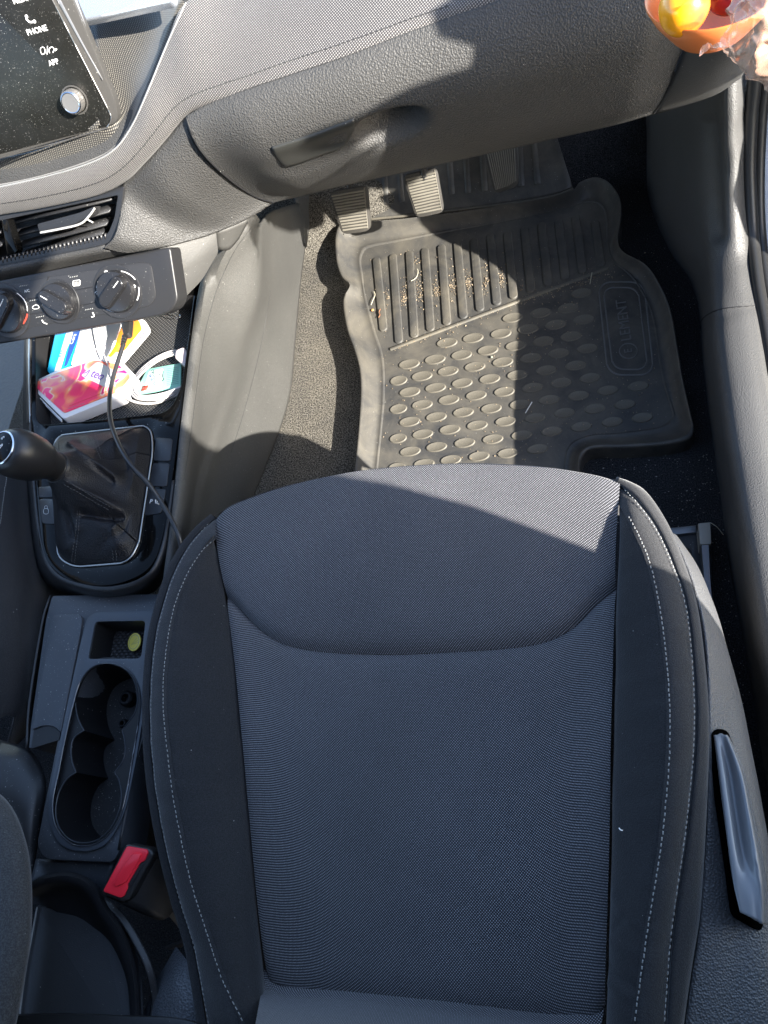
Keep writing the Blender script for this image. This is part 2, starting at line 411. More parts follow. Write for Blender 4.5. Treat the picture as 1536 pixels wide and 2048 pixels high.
M_rim    = mat('screen_rim', (.05, .048, .045), .3, dust=.05)
M_side   = mat('console_slate_plastic', (.042, .046, .053), .40, bump=('fine', .0008, .4), dust=.16, var=.1)
M_slate  = mat('console_satin_slate', (.046, .053, .064), .34, dust=.02)
M_void = mat('shadow_gap_black', (.002, .002, .002), .9, spec=0)
M_chrome = mat('satin_chrome', (.72, .73, .75), .16, metal=1)
M_silver = mat('brushed_silver', (.42, .41, .39), .32, metal=.9)
M_leath  = mat('boot_leather', (.011, .011, .013), .42, bump=('grain', .0018, .5), spec=.25, dust=.006)
M_knob   = mat('knob_leather', (.016, .016, .017), .38, bump=('fine', .0006, .25), spec=.5)
M_rubber = mat('mat_rubber', (.034, .0345, .035), .50, bump=('fine', .0014, .25), dirt=((.115, .104, .083), .34, .66, .78), dust=.04, smudge=.2)
M_rib = mat('mat_rubber_rib', (.048, .047, .044), .50, bump=('fine', .0014, .25), dirt=((.15, .132, .098), .40, .70, .6), dust=.02, smudge=.2)
M_badge = mat('mat_rubber_badge', (.125, .124, .12), .5)
M_rubdk  = mat('mat_rubber_raised', (.066, .063, .056), .58, bump=('fine', .0014, .3), dirt=((.165, .146, .108), .32, .66, .8), dust=.02)
M_pedal  = mat('pedal_rubber', (.035, .032, .027), .7, bump=('fine', .001, .5), var=.3, dust=.03)
M_pedal2 = mat('pedal_rubber_ridges', (.135, .124, .10), .72, bump=('fine', .001, .5), var=.3, dust=.03)
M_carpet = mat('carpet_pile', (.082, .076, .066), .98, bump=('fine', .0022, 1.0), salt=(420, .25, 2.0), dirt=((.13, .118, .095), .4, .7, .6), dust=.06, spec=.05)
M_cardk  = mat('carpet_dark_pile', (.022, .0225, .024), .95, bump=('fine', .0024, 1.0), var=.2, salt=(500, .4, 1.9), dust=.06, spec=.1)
M_seal   = mat('door_seal_rubber', (.022, .022, .022), .38, bump=('fine', .0015, .2))
M_body   = mat('white_car_paint', (.62, .66, .72), .25, coat=.6)
M_bolst  = mat('seat_bolster_fabric', (.020, .020, .0215), .8, bump=('fine', .0013, .8), var=.16, salt=(900, .7, 1.35), sheen=.25, spec=.25, dust=.003)
M_bolst2 = mat('seat_bolster_band_fabric', (.028, .028, .0295), .8, bump=('fine', .0013, .8), var=.14, salt=(900, .7, 1.35), sheen=.3, spec=.25)
M_thread = mat('pale_thread', (.27, .27, .26), .6)
M_tdark  = mat('dark_thread', (.03, .03, .03), .7)
M_white  = mat('white_print', (.72, .72, .70), .5)
M_grey   = mat('grey_print', (.25, .25, .24), .5)
M_redp   = mat('red_print', (.6, .05, .03), .5)
M_insert = weave('seat_insert_weave', (.014, .014, .0165), (.31, .308, .325), .00145, thr=.12, soft=.45, wash=.12)
M_pad    = weave('dash_pad_weave', (.030, .028, .030), (.25, .238, .22), .0017, thr=.02, soft=.45, bump=.35, angle=.35, rough=.6)
M_red    = mat('red_buckle_plastic', (.85, .025, .045), .28, spec=.5)

# ------------------------------------------------------------------ car body that shapes the sunlight (outside the frame, at the door opening)
def yz_plate(name, pts, x, th, mat_, parent):
    bm = bmesh.new(); vs = [bm.verts.new((x, y, z)) for y, z in pts]; bm.faces.new(vs)
    r = bmesh.ops.extrude_face_region(bm, geom=bm.faces[:]); 
    for v in [g for g in r['geom'] if isinstance(g, bmesh.types.BMVert)]: v.co.x += th
    bmesh.ops.recalc_face_normals(bm, faces=bm.faces[:]); return done(name, bm, mat_, parent, False)
body = thing('car_body_side', 'unseen car body side, cut to shape the sunlight, around the open front passenger door', 'car body', (.5, .3, 0))
yz_plate('rear_pillar', [(-1.6, .1), (-.005, .1), (-.002, .56), (.003, .64), (-.008, .70), (-.022, .775), (-.045, .84), (-.075, .90), (-.10, .975), (-.12, 1.3), (-1.6, 1.3)], .5, .03, M_smooth, body)
yz_plate('front_shadow_caster', [(.62, .1), (.69, .33), (.70, .39), (.715, .45), (.765, .50), (.79, .59), (.765, .64), (.60, .72), (.50, .80), (.42, .885), (.405, .93), (.375, .985), (.345, 1.018), (.312, 1.034), (.298, 1.052), (.283, 1.076), (.287, 1.084), (.303, 1.073), (.336, 1.046), (.355, 1.036), (.379, 1.021), (.405, .999), (.420, .985), (.430, .998), (.417, 1.034), (.43, 1.055), (.50, 1.02), (1.1, .78), (1.1, .1)], .5, .03, M_smooth, body)  # unseen pillar, outline cut and lobed to cast the mat and dash shadows

rfb = bmesh.new(); bmesh.ops.create_cube(rfb, size=1)
for v in rfb.verts: v.co = Vector((-.45 + v.co.x * 1.95, -.80 + v.co.y * 1.65, 1.29 + v.co.z * .04))
done('roof', rfb, mat('headliner_cloth', (.20, .20, .21), .9), body, False)
rfb = bmesh.new()
vs = [rfb.verts.new(p) for p in ((-1.42, .05, 1.30), (-1.42, .16, 1.28), (-1.46, .98, .74), (-1.46, .84, .74))]; f_ = rfb.faces.new(vs)
r_ = bmesh.ops.extrude_face_region(rfb, geom=[f_])
for v in [q for q in r_['geom'] if isinstance(q, bmesh.types.BMVert)]: v.co.x += .09
done('far_pillar', rfb, M_smooth, body, False)
rfb = bmesh.new(); bmesh.ops.create_cube(rfb, size=1)
for v in rfb.verts: v.co = Vector((-1.45 + v.co.x * .06, -.3 + v.co.y * 2.6, .36 + v.co.z * .76))
done('far_door', rfb, M_smooth, body, False)
rfb = bmesh.new(); bmesh.ops.create_cube(rfb, size=1)
for v in rfb.verts: v.co = Vector((-.47 + v.co.x * 1.9, -1.55 + v.co.y * .12, .64 + v.co.z * 1.26))
done('unseen_rear_wall', rfb, M_smooth, body, False)  # unseen full-height block, added to darken the shaded dash

# ------------------------------------------------------------------ floor and bulkhead (structure)
fr = []
for i in range(70):
    y = -.6 + 2.15 * i / 69
    fr.append([Vector((-1.3 + 1.75 * j / 60, y, 0 if y < 1.22 else ((y - 1.22) ** 1.3) * 1.1)) for j in range(61)])
floor = grid('floor', fr, M_carpet, None, disp=lambda u, v, p: .0015 * noise.noise(p * 30)); floor['kind'] = 'structure'
bm = bmesh.new(); bmesh.ops.create_grid(bm, x_segments=2, y_segments=2, size=1)
for v in bm.verts: v.co = Vector((v.co.x * 60, v.co.y * 60, -.35))
gnd = done('ground', bm, mat('asphalt', (.09, .088, .085), .9, bump=('fine', .01, .5)), None, False); gnd['kind'] = 'structure'
surf('bulkhead', [[(Vector((-1.3, 1.5, -.02))), Vector((.45, 1.5, -.02))], [Vector((-1.3, 1.5, .78)), Vector((.45, 1.5, .70))]], 4, 4, M_cardk, None, back=.01)['kind'] = 'structure'
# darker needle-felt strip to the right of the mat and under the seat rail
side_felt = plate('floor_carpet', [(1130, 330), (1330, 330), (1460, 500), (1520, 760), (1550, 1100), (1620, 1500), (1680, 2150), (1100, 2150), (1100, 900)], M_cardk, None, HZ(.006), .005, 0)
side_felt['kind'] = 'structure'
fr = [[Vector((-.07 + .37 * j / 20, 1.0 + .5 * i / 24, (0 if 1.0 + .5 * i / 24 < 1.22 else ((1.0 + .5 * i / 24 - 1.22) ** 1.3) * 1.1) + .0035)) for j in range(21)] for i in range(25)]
grid('floor_carpet', fr, M_cardk, None)['kind'] = 'structure'  # dark sheet over the rising floor, footwell shade put into its colour
plate('floor_carpet', [(150, 1690), (330, 1600), (520, 1900), (560, 2200), (200, 2200)], M_cardk, None, HZ(.010), .005, 0)['kind'] = 'structure'  # dark sheet standing in for the shade in the gap under the buckle
plate('floor_carpet', [(-200, 1100), (60, 1100), (130, 1450), (190, 1760), (160, 2200), (-200, 2200)], M_cardk, None, HZ(.008), .005, 0)['kind'] = 'structure'  # dark sheet, shade of the gap left of the console as colour

# ------------------------------------------------------------------ floor mat
fm = thing('floor_mat', 'black rubber floor mat with raised ribs, oval studs and a rounded name badge', 'floor mat', W(1040, 740, .008))
pairs = [((705,1020),(750,1020)),((710,947),(754,940)),((718,867),(762,860)),((723,790),(767,800)),((721,742),(767,742)),((712,705),(762,705)),((695,655),(748,662)),((688,601),(733,605)),((700,572),(727,575)),((684,552),(724,550)),
 ((674,520),(720,525)),((673,470),(724,505)),((690,447),(738,493)),((760,443),(800,481)),((850,434),(900,462)),((1000,414),(1010,442)),((1100,396),(1110,420)),((1145,382),(1150,410)),((1160,366),(1170,404)),((1190,356),(1190,404)),((1217,366),(1204,412)),
 ((1238,395),(1211,427)),((1242,430),(1214,450)),((1236,478),(1216,495)),((1246,505),(1228,524)),((1290,530),(1258,548)),((1316,565),(1283,582)),((1340,620),(1305,632)),((1355,700),(1318,710)),((1365,760),(1328,765)),((1381,830),(1343,815)),((1386,858),(1346,836)),
 ((1374,876),(1330,852)),((1330,887),(1300,860)),((1250,893),(1232,868)),((1192,894),(1180,872)),((1166,906),(1142,890)),((1157,940),(1130,930)),((1156,1020),(1128,1020))]
N1 = 260
inn = [W(b[0], b[1], .012) for a, b in pairs]; out = [W(a[0], a[1], .040) for a, b in pairs]
I1 = cat(inn, N1); O1 = []
oc = []                                          # sample outer loop with the same parameter as inner (point pairs)
def pairsample(A, B, n):
    ra = []; rb = []
    m_ = len(A) - 1
    for i in range(n):
        s = m_ * i / (n - 1); k = min(m_ - 1, int(s)); t = s - k
        def c(P):
            a = P[k - 1] if k else P[0] * 2 - P[1]; b = P[k]; cc = P[k + 1]; d = P[k + 2] if k + 2 <= m_ else P[m_] * 2 - P[m_ - 1]
            return .5 * ((2 * b) + (cc - a) * t + (2 * a - 5 * b + 4 * cc - d) * t * t + (3 * b - a - 3 * cc + d) * t ** 3)
        ra.append(c(A)); rb.append(c(B))
    return ra, rb
I1, O1 = pairsample(inn, out, N1)
def mixr(f, z): return [Vector((*(I1[i].lerp(O1[i], f)).xy, z)) for i in range(N1)]
rows = [[Vector((*(O1[i] + (O1[i] - I1[i]) * .06).xy, .002)) for i in range(N1)], [Vector((*(O1[i] + (O1[i] - I1[i]) * .05).xy, .036)) for i in range(N1)], mixr(1.04, .0405), mixr(.98, .0425), mixr(.88, .0405), mixr(.84, .036), mixr(.78, .034), mixr(.74, .030), mixr(.35, .016), mixr(.14, .0125), mixr(.06, .0140), mixr(0, .0138), mixr(-.06, .0115)]
fine_rows = [[r_[i] for i in range(N1)] for r_ in rows]
grid('raised_rim', fine_rows, M_rubber, fm, sharp=80)
bm = bmesh.new(); last = rows[-1]; vs = [bm.verts.new(p) for p in last]
es = [bm.edges.new((vs[i], vs[(i + 1) % N1])) for i in range(N1)]
bmesh.ops.triangle_fill(bm, use_beauty=True, edges=es, normal=Vector((0, 0, 1)))
for f in bm.faces:
    if f.normal.z < 0: f.normal_flip()
base = done('tray', bm, M_rubber, fm)
MZ = .0115; PM = HZ(MZ)
# ribs: rounded bars
def bar(name, a, b, wd, pl, ht, mt, par, rr=None):
    A, B = pl.hit(*a), pl.hit(*b); t = (B - A).normalized(); s = pl.n.cross(t); h = wd / 2; pts = []
    for k in range(7): th = math.pi * k / 6; pts.append(A + s * math.cos(th) * h - t * math.sin(th) * h * .8)
    for k in range(7): th = math.pi * k / 6; pts.append(B - s * math.cos(th) * h + t * math.sin(th) * h * .8)
    bm = bmesh.new(); top = [bm.verts.new(p + pl.n * ht) for p in pts]; bm.faces.new(top)
    c = (A + B) / 2
    low = [bm.verts.new(c + (p - c) * 1.0 + (p - (A if i < 7 else B)).normalized() * ht * .35) for i, p in enumerate(pts)]
    for i in range(len(pts)): bm.faces.new((top[i], low[i], low[(i + 1) % len(pts)], top[(i + 1) % len(pts)]))
    bmesh.ops.recalc_face_normals(bm, faces=bm.faces[:])
    e_ = [e for e in bm.edges if e.verts[0] in top and e.verts[1] in top]
    bmesh.ops.bevel(bm, geom=e_, offset=min(.0007, ht * .35), segments=2, affect='EDGES', profile=.5)
    return done(name, bm, mt, par)
RIBS = [((753,521),(767,658)),((786,514),(798,682)),((819,508),(829,671)),((850,502),(861,658)),((883,495),(894,646)),((915,489),(927,633)),((948,483),(960,618)),((981,474),(994,606)),((1015,468),(1027,593)),((1049,459),(1062,580)),((1083,451),(1096,567)),((1117,445),(1131,555)),((1151,436),(1165,542)),((1190,447),(1202,529))]
for a, b in RIBS: bar('rib', a, b, .0150, PM, .0032, M_rib, fm)
bar('diagonal_ridge', (782,699), (1035,604), .005, PM, .003, M_rubdk, fm); bar('diagonal_ridge', (1035,604), (1215,538), .005, PM, .003, M_rubdk, fm)
OV = [(720,357),(828,338),(935,320),(675,418),(780,400),(886,383),(995,363),(468,453),(568,435),(625,482),(732,465),(838,447),(945,428),(323,535),(422,517),(524,500),(575,545),(682,527),(790,511),(897,493),(1007,475),(372,581),(472,562),
 (325,642),(424,626),(526,608),(632,592),(738,577),(850,558),(963,540),(373,691),(475,672),(580,655),(688,641),(797,625),(907,606),(1018,588),(325,756),(427,738),(531,720),(638,705),(748,690),(860,672),(973,656),(1086,636),(1203,620),
 (375,804),(479,786),(584,770),(693,755),(806,741),(918,722),(1035,706),(1151,690),(327,870),(428,853),(536,837),(644,823),(755,808),(870,793),(984,775),(1103,757),(1219,740),(380,918),(483,903),(591,889),(702,877),(816,861),(985,262)]
HALF = [(283,598), (282,707), (281,820), (276,932)]
bm = bmesh.new(); rg = []
for (r_, z_) in ((1.05, 0), (1.0, .0016), (.95, .0021), (.88, .0019), (.80, .0015)):
    rg.append([bm.verts.new((r_ * math.cos(2 * math.pi * k / 28), r_ * math.sin(2 * math.pi * k / 28), z_)) for k in range(28)])
for a, b in zip(rg, rg[1:]):
    for k in range(28): bm.faces.new((a[k], a[(k + 1) % 28], b[(k + 1) % 28], b[k]))
bm.faces.new(rg[-1]); stud_me = bpy.data.meshes.new('stud'); bm.to_mesh(stud_me); bm.free(); stud_me.materials.append(M_rubdk)
for f in stud_me.polygons: f.use_smooth = True
for k, (zx, zy) in enumerate(OV + HALF):
    px, py = 650 + zx / 1.92, 450 + zy / 1.92
    p = PM.hit(px, py); e = PM.hit(px + 20.5, py - 2.6); q = PM.hit(px + 1.2, py - 9.3)
    rx = (e - p).length * (.82 if k >= len(OV) else 1); ry = (q - p).length
    o = bpy.data.objects.new('stud', stud_me); COL.objects.link(o); o.parent = fm; o.matrix_parent_inverse = PINV[fm.name]
    o.location = p; o.rotation_euler = (0, 0, math.atan2(e.y - p.y, e.x - p.x)); o.scale = (rx, ry, 1)
# name badge
def rr_px(cx, cy, hw, hh, r, skew=0):
    return rnd([(cx - hw - skew, cy - hh), (cx + hw - skew, cy - hh), (cx + hw + skew, cy + hh), (cx - hw + skew, cy + hh)], r, 7)
def closed_on(pl, pts, off=0): return [pl.hit(p[0], p[1], off) for p in pts]
tube('badge_outline', closed_on(PM, rr_px(1252, 657, 46, 93, 30, 10), .0004), .0016, M_badge, fm, closed=True, n=110, seg=6)
tube('badge_outline', closed_on(PM, rr_px(1251, 657, 35, 82, 24, 10), .0004), .0015, M_badge, fm, closed=True, n=110, seg=6)
text('lettering', 'LEMENT', PM, 1248, 640, .026, (-.14, -1), M_badge, fm, off=.0010, depth=.0010)
text('lettering', 'E', PM, 1257, 702, .019, (-.14, -1), M_badge, fm, off=.0010, depth=.0010)
tube('badge_ring', closed_on(PM, [(1257 + 18 * math.cos(t * .3927), 702 + 15 * math.sin(t * .3927)) for t in range(16)], .0005), .0011, M_badge, fm, closed=True, n=48, seg=6)
# heel section that climbs the bulkhead
UP = Plane((740, 425, .030), (1145, 372, .030), W(1110, 262, .13))
fp = [[(735,438,.030),(850,426,.030),(1000,408,.030),(1100,392,.030),(1144,378,.030)],[(736,415,.040),(850,404,.040),(1000,388,.040),(1095,374,.040),(1138,356,.044)],[(742,380,.060),(860,372,.060),(1000,352,.060),(1085,338,.06),(1126,318,.068)],[(750,250,.150),(870,245,.15),(980,240,.15),(1060,232,.15),(1096,222,.15)]]
heel = surf('footwell_flap', fp, 40, 24, M_rubber, fm, back=.003, edge=(0, 0, 0, -.006), ew=.006)
ht_ = bvh(heel)
for x0, y0, x1, y1 in [(737,300,748,409),(766,300,774,409),(797,290,804,404),(898,280,904,388),(930,275,937,386),(963,270,970,382),(1040,265,1043,372),(1067,262,1076,368)]:
    P = [cast(ht_, x0 + (x1 - x0) * t / 5, y0 + (y1 - y0) * t / 5)[0] for t in range(6)]
    if all(P): tube('rib', P, .0065, M_rib, fm, n=14, seg=8, squash=.45)
tube('fold_bead', [(728,440,.032),(850,428,.033),(1000,410,.033),(1100,394,.033),(1147,378,.036)], .0028, M_rubdk, fm, n=50)

# crumbs and grit
def crumbs(name, spots, matl, label, cat_, zf, size=(.0006, .0016)):
    bm = bmesh.new()
    for (px, py) in spots:
        p = zf(px, py)
        if p is None: continue
        s = random.uniform(*size); q = bmesh.ops.create_icosphere(bm, subdivisions=1, radius=s)
        R = Matrix.Rotation(random.random() * 6, 3, Vector((random.random(), random.random(), 1)).normalized()); sx = random.uniform(.6, 1.9)
        for v in q['verts']: c = v.co; c = Vector((c.x * sx, c.y, c.z * .6)); v.co = R @ c + p + Vector((0, 0, s * .4))
    o = done(name, bm, matl, None, False); tag(o, label, cat_, kind='stuff'); return o
sp = []
for cx, cy, n_, sx, sy in [(775,590,24,7,26),(808,590,70,7,22),(840,580,60,7,24),(873,578,70,8,22),(906,572,60,7,24),(938,565,70,8,22),(971,560,60,8,20),(1003,556,50,7,18),(1040,575,16,10,10),(835,520,14,10,12)]:
    for _ in range(n_): sp.append((random.gauss(cx, sx * .5), random.gauss(cy, sy * .6)))
for _ in range(200):
    t = random.random(); sp.append((1040 + t * 190 + random.gauss(0, 3), 604 - t * 62 + random.gauss(0, 6)))
for _ in range(90):
    t = random.random(); sp.append((790 + t * 250 + random.gauss(0, 3), 697 - t * 92 + random.gauss(0, 4)))
for _ in range(520): sp.append((random.uniform(735, 1320), random.uniform(500, 920)))
sp = [q for q in sp if not (1205 < q[0] < 1300 and 560 < q[1] < 750)]
M_cr1 = blotch('crumb_mix', [(.13, .08, .04), (.25, .18, .10), (.34, .30, .23), (.13, .05, .03)], 500, .8, pos=[.3, .45, .58, .7])
crumbs('crumbs', sp, M_cr1, 'tan and reddish crumbs scattered between the ribs of the rubber floor mat', 'crumbs', lambda x, y: W(x, y, MZ + .001), (.0004, .00135))
sp = [(random.uniform(1170, 1440), random.uniform(900, 1110)) for _ in range(260)] + [(random.uniform(1420, 1500), random.uniform(1050, 1650)) for _ in range(130)]
M_cr2 = mat('pale_grit', (.26, .25, .23), .8)
crumbs('grit', sp, M_cr2, 'pale grit and sand on the dark carpet beside the seat rail', 'grit', lambda x, y: W(x, y, .008), (.0004, .0011))
def fibre(label, pts, r, mt, name='fibre'):
    o = tube(name, pts, r, mt, None, n=14, seg=5); return tag(o, label, 'debris')
M_straw = mat('dry_grass', (.50, .46, .34), .7)
fibre('short pale curved straw lying on the third rib of the mat', [(822,562,.017),(832,556,.018),(836,545,.018),(835,538,.017)], .0007, M_straw, 'straw')
fibre('pale straw lying across the left edge groove of the rubber mat', [(742,610,.0155),(746,600,.017),(750,590,.0155),(748,583,.016)], .0007, M_straw, 'straw')
fibre('reddish brown thread curled beside the lowest part of the first rib', [(757,635,.017),(760,630,.017),(758,624,.017),(761,618,.018)], .0007, mat('brown_thread', (.3, .12, .05), .7), 'thread')
fibre('thin white straw at the shadow edge among the oval studs', [(1051,826,.017),(1058,814,.017),(1064,804,.017)], .0009, M_white, 'straw')
fibre('small pale straw standing on the diagonal grit line of the mat', [(1180,568,.017),(1182,556,.018),(1184,545,.017)], .0007, M_straw, 'straw')
fibre('long pale hair bent on the carpet right of the seat rail', [(1420,1045,.009),(1434,1054,.012),(1447,1070,.009)], .0004, M_straw, 'hair')
bm = bmesh.new(); bmesh.ops.create_icosphere(bm, subdivisions=2, radius=.0028)
for v in bm.verts: v.co = Vector((v.co.x * 1.2, v.co.y, v.co.z * .7)) + W(745, 620, .014)
tag(done('seed', bm, mat('orange_seed', (.5, .25, .08), .5), None), 'round orange brown seed in the left groove of the mat', 'seed')
bm = bmesh.new(); bmesh.ops.create_icosphere(bm, subdivisions=2, radius=.0026)
for v in bm.verts: v.co = Vector((v.co.x, v.co.y, v.co.z * .8)) + W(983, 714, .014)
tag(done('pebble', bm, mat('grey_green_stone', (.20, .21, .17), .6), None), 'tiny grey pebble between oval studs near the shadow edge', 'pebble')

# ------------------------------------------------------------------ pedals
def pedal(label, TL, TR, BR, BL, ridges, vertical=False, arm=None, holes=True, outline=None):
    t = thing('pedal', label, 'pedal', V3(BL) * .5 + V3(BR) * .5, 'foot pedals')
    a, b, c, d = [V3(q) for q in (TL, TR, BR, BL)]
    pl = Plane(a, b, d); P2 = [PJ(q)[:2] for q in (a, b, c, d)]
    body_ = plate('pad', rnd([P2[0], P2[1], P2[2], P2[3]], 14, 5) if outline is None else outline, M_pedal, t, pl, .010, .0015)
    inset = shift(P2, .86)
    for i in range(ridges):
        f = (i + .5) / ridges; f0 = f
        if vertical:
            s = Vector(inset[0]).lerp(Vector(inset[1]), f); e = Vector(inset[3]).lerp(Vector(inset[2]), f)
            if f > .6: e = e + (s - e) * (f - .6) * .15
        else:
            s = Vector(inset[0]).lerp(Vector(inset[3]), f); e = Vector(inset[1]).lerp(Vector(inset[2]), f)
        tube('ridge', [pl.hit(s.x, s.y, .0002), pl.hit((s.x + e.x) / 2, (s.y + e.y) / 2, .0006), pl.hit(e.x, e.y, .0002)], 0.0020 if not vertical else .0012, M_pedal2, t, n=6, seg=6)
    if holes:
        for i in range(ridges + 1):
            f = (i + .2) / (ridges + .4); s = Vector(P2[0]).lerp(Vector(P2[3]), f); c_ = (Vector(P2[1]).lerp(Vector(P2[2]), f) - s).normalized() * 3.5
            lathe('hole_rim', pl.hit(s.x + c_.x, s.y + c_.y, .0003), pl.n, [(0, .0013), (.0003, .0012), (.0003, 0)], M_deep, t, seg=8)
        ln = [pl.hit(*(Vector(P2[1]).lerp(Vector(P2[2]), f) + (Vector(P2[0]) - Vector(P2[1])).normalized() * 5), .0006) for f in (.04, .3, .6, .93)]
        tube('edge_bead', ln, .0010, M_pedal2, t, n=12, seg=6)
    if arm: tube('arm', arm, .007, M_black, t, n=14, seg=8)
    return t
pedal('leftmost pedal, ribbed rubber pad nearest the centre tunnel', (656,384,.205), (733,371,.205), (741,462,.135), (684,470,.135), 13, arm=[(700,420,.16), W(700,330,.24), W(690,200,.36)])
pedal('middle pedal, ribbed rubber pad partly under the glovebox edge', (805,352,.20), (873,335,.20), (889,425,.13), (832,437,.13), 13, arm=[(850,390,.155), W(846,300,.24), W(840,200,.36)])
pedal('rightmost narrow pedal with upright ribs deep in the footwell', (964,290,.17), (1034,278,.17), (1038,372,.10), (988,388,.10), 13, vertical=True, holes=False)

# ------------------------------------------------------------------ centre console
cc = thing('centre_console', 'dark centre console with glossy black surround, storage tray and cup holders', 'console', W(200, 1300, .05))
A = [(505,425,.40),(436,537,.375),(410,591,.368),(394,667,.36),(382,763,.36),(369,858,.36),(356,985,.36),(344,1080,.355),(335,1160,.35),(325,1300,.33)]
A0 = [(470,425,.40),(415,525,.376),(396,585,.369),(384,667,.362),(372,763,.362),(361,858,.362),(349,985,.362),(338,1080,.357),(328,1160,.352),(318,1300,.332)]
A2 = [(520,440,.38),(452,545,.355),(427,600,.350),(410,672,.340),(398,766,.338),(386,862,.338),(374,985,.338),(362,1080,.335),(352,1160,.33),(345,1300,.31)]
Bc = [(514,445,.37),(511,520,.33),(504,590,.29),(474,690,.245),(442,797,.24),(412,890,.245),(388,985,.26),(376,1080,.27),(366,1160,.27),(355,1300,.27)]
Bc2= [(524,445,.35),(522,525,.31),(518,595,.265),(490,694,.215),(460,799,.21),(430,892,.215),(404,985,.235),(390,1080,.24),(380,1160,.24),(368,1300,.24)]
Cc = [(545,423,.28),(543,500,.24),(540,572,.205),(521,667,.165),(493,794,.15),(457,915,.15),(434,998,.16),(420,1080,.18),(410,1160,.18),(400,1300,.2)]
Dc = [(598,405,.10),(612,470,.05),(601,572,.030),(591,683,.020),(582,779,.015),(562,855,.012),(530,937,.010),(506,998,.008),(480,1080,.008),(460,1160,.008),(440,1300,.008)]
surf('tunnel_side_panel', [A0, A, A2, Bc, Bc2, Cc, Dc], 90, 40, M_trim, cc, back=.004)
tt = bvh([o for o in cc.children if o.name.startswith('tunnel_side_panel')][0])
stroke('panel_joint', tt, [(502,455),(470,500),(448,545),(430,590),(407,680),(393,780),(380,880),(368,960)], .0005, M_deep, cc, off=-.0001)
stroke('panel_joint', tt, [(541,580),(528,660),(508,750),(483,840),(462,905)], .0005, M_deep, cc, off=-.0001)
# dark small cover between tunnel and dash
surf('tunnel_front_cover', [[(590,395,.12),(600,430,.09),(612,492,.05)],[(628,385,.06),(622,430,.04),(614,492,.03)]], 12, 6, M_trim, cc, back=.004)
PS = Plane((200, 1150, .352), (350, 1000, .362), (70, 860, .365))
PG = HZ(.36)
gl = [(56,640),(56,830),(62,900),(66,960),(74,1060),(86,1112),(112,1146),(160,1163),(215,1167),(270,1152),(308,1118),(328,1060),(343,960),(355,870),(368,770),(382,668),(396,590),(404,560),(240,570)]
tray_h = rnd([(66,600),(72,840,22),(90,852,8),(330,826,26),(354,806,24),(366,760,20),(384,640),(392,570)], 6, 5)
tray_h = rnd([(70,600),(72,852,24),(338,826,30),(364,770,14),(388,590)], 4, 6)
boot_h = rnd([(108,872,26),(302,850,26),(306,900,20),(278,1085,10),(258,1125,34),(148,1134,24),(116,1116,26),(110,1010,14)], 10, 6)
panel = plate('gloss_surround', rnd([(56,560),(56,830,10),(64,940,20),(80,1110,50),(130,1162,70),(220,1176,90),(305,1140,60),(330,1060,60),(352,900,30),(384,668,30),(410,560)], 20, 8), M_gloss, cc, PG, .006, .0012, holes=[tray_h, boot_h])
# soft rim round the surround
rim = [(58,600,.350),(54,830,.350),(60,960,.350),(72,1085,.349),(96,1150,.347),(150,1180,.345),(225,1190,.344),(300,1165,.345),(338,1095,.346),(356,960,.352)]
rimL= [(62,600,.362),(60,830,.362),(67,955,.362),(82,1085,.361),(108,1143,.360),(155,1167,.360),(222,1175,.360),(294,1150,.360),(326,1085,.360),(346,960,.362)]
rimO= [(50,600,.30),(46,830,.30),(52,960,.30),(66,1100,.30),(92,1165,.30),(146,1194,.29),(230,1203,.29),(312,1180,.29),(352,1100,.30),(368,960,.32)]
surf('surround_edge', [rimL, rim, rimO], 90, 12, M_side if False else M_blackc, cc, back=.003)
surf('silver_edge_strip', [[(53,660,.355),(52,740,.355),(53,845,.354)],[(60,660,.363),(59,740,.363),(60,845,.362)]], 12, 3, M_silver, cc, back=.002)
# tray floor and walls
PT = Plane((200,830,.318), (90,700,.300), (380,640,.300))
tray_top = [PG.hit(*p) for p in tray_h]
cen = sum(tray_top, Vector()) / len(tray_top)
def wall(name, top, depth, shrink, mt, par, floor_mt=None, floor_name=None, c=None, nr=5):
    c = c or sum(top, Vector()) / len(top); rows_ = []
    for i in range(nr):
        t = i / (nr - 1); s_ = 1 - shrink * t
        rows_.append([Vector((c.x + (p.x - c.x) * s_, c.y + (p.y - c.y) * s_, p.z - .0005 - depth * t)) for p in top])
    grid(name, rows_, mt, par, closed=True, sharp=50)
    if floor_name:
        bm = bmesh.new(); bm.faces.new([bm.verts.new(p) for p in rows_[-1]])
        for f in bm.faces:
            f.normal_update()
            if f.normal.z < 0: f.normal_flip()
        uvl = bm.loops.layers.uv.new('UVMap')
        for f in bm.faces:
            for lp in f.loops: lp[uvl].uv = lp.vert.co.xy
        return done(floor_name, bm, floor_mt, par)
M_traym = weave('tray_rubber_weave', (.006, .006, .006), (.055, .052, .046), .0030, rough=.5, thr=.3, soft=.3, bump=.8, wash=.2)
tfl = wall('tray_wall', tray_top, .028, .03, M_blackc, cc, M_traym, 'tray_floor')
TZ = .3315
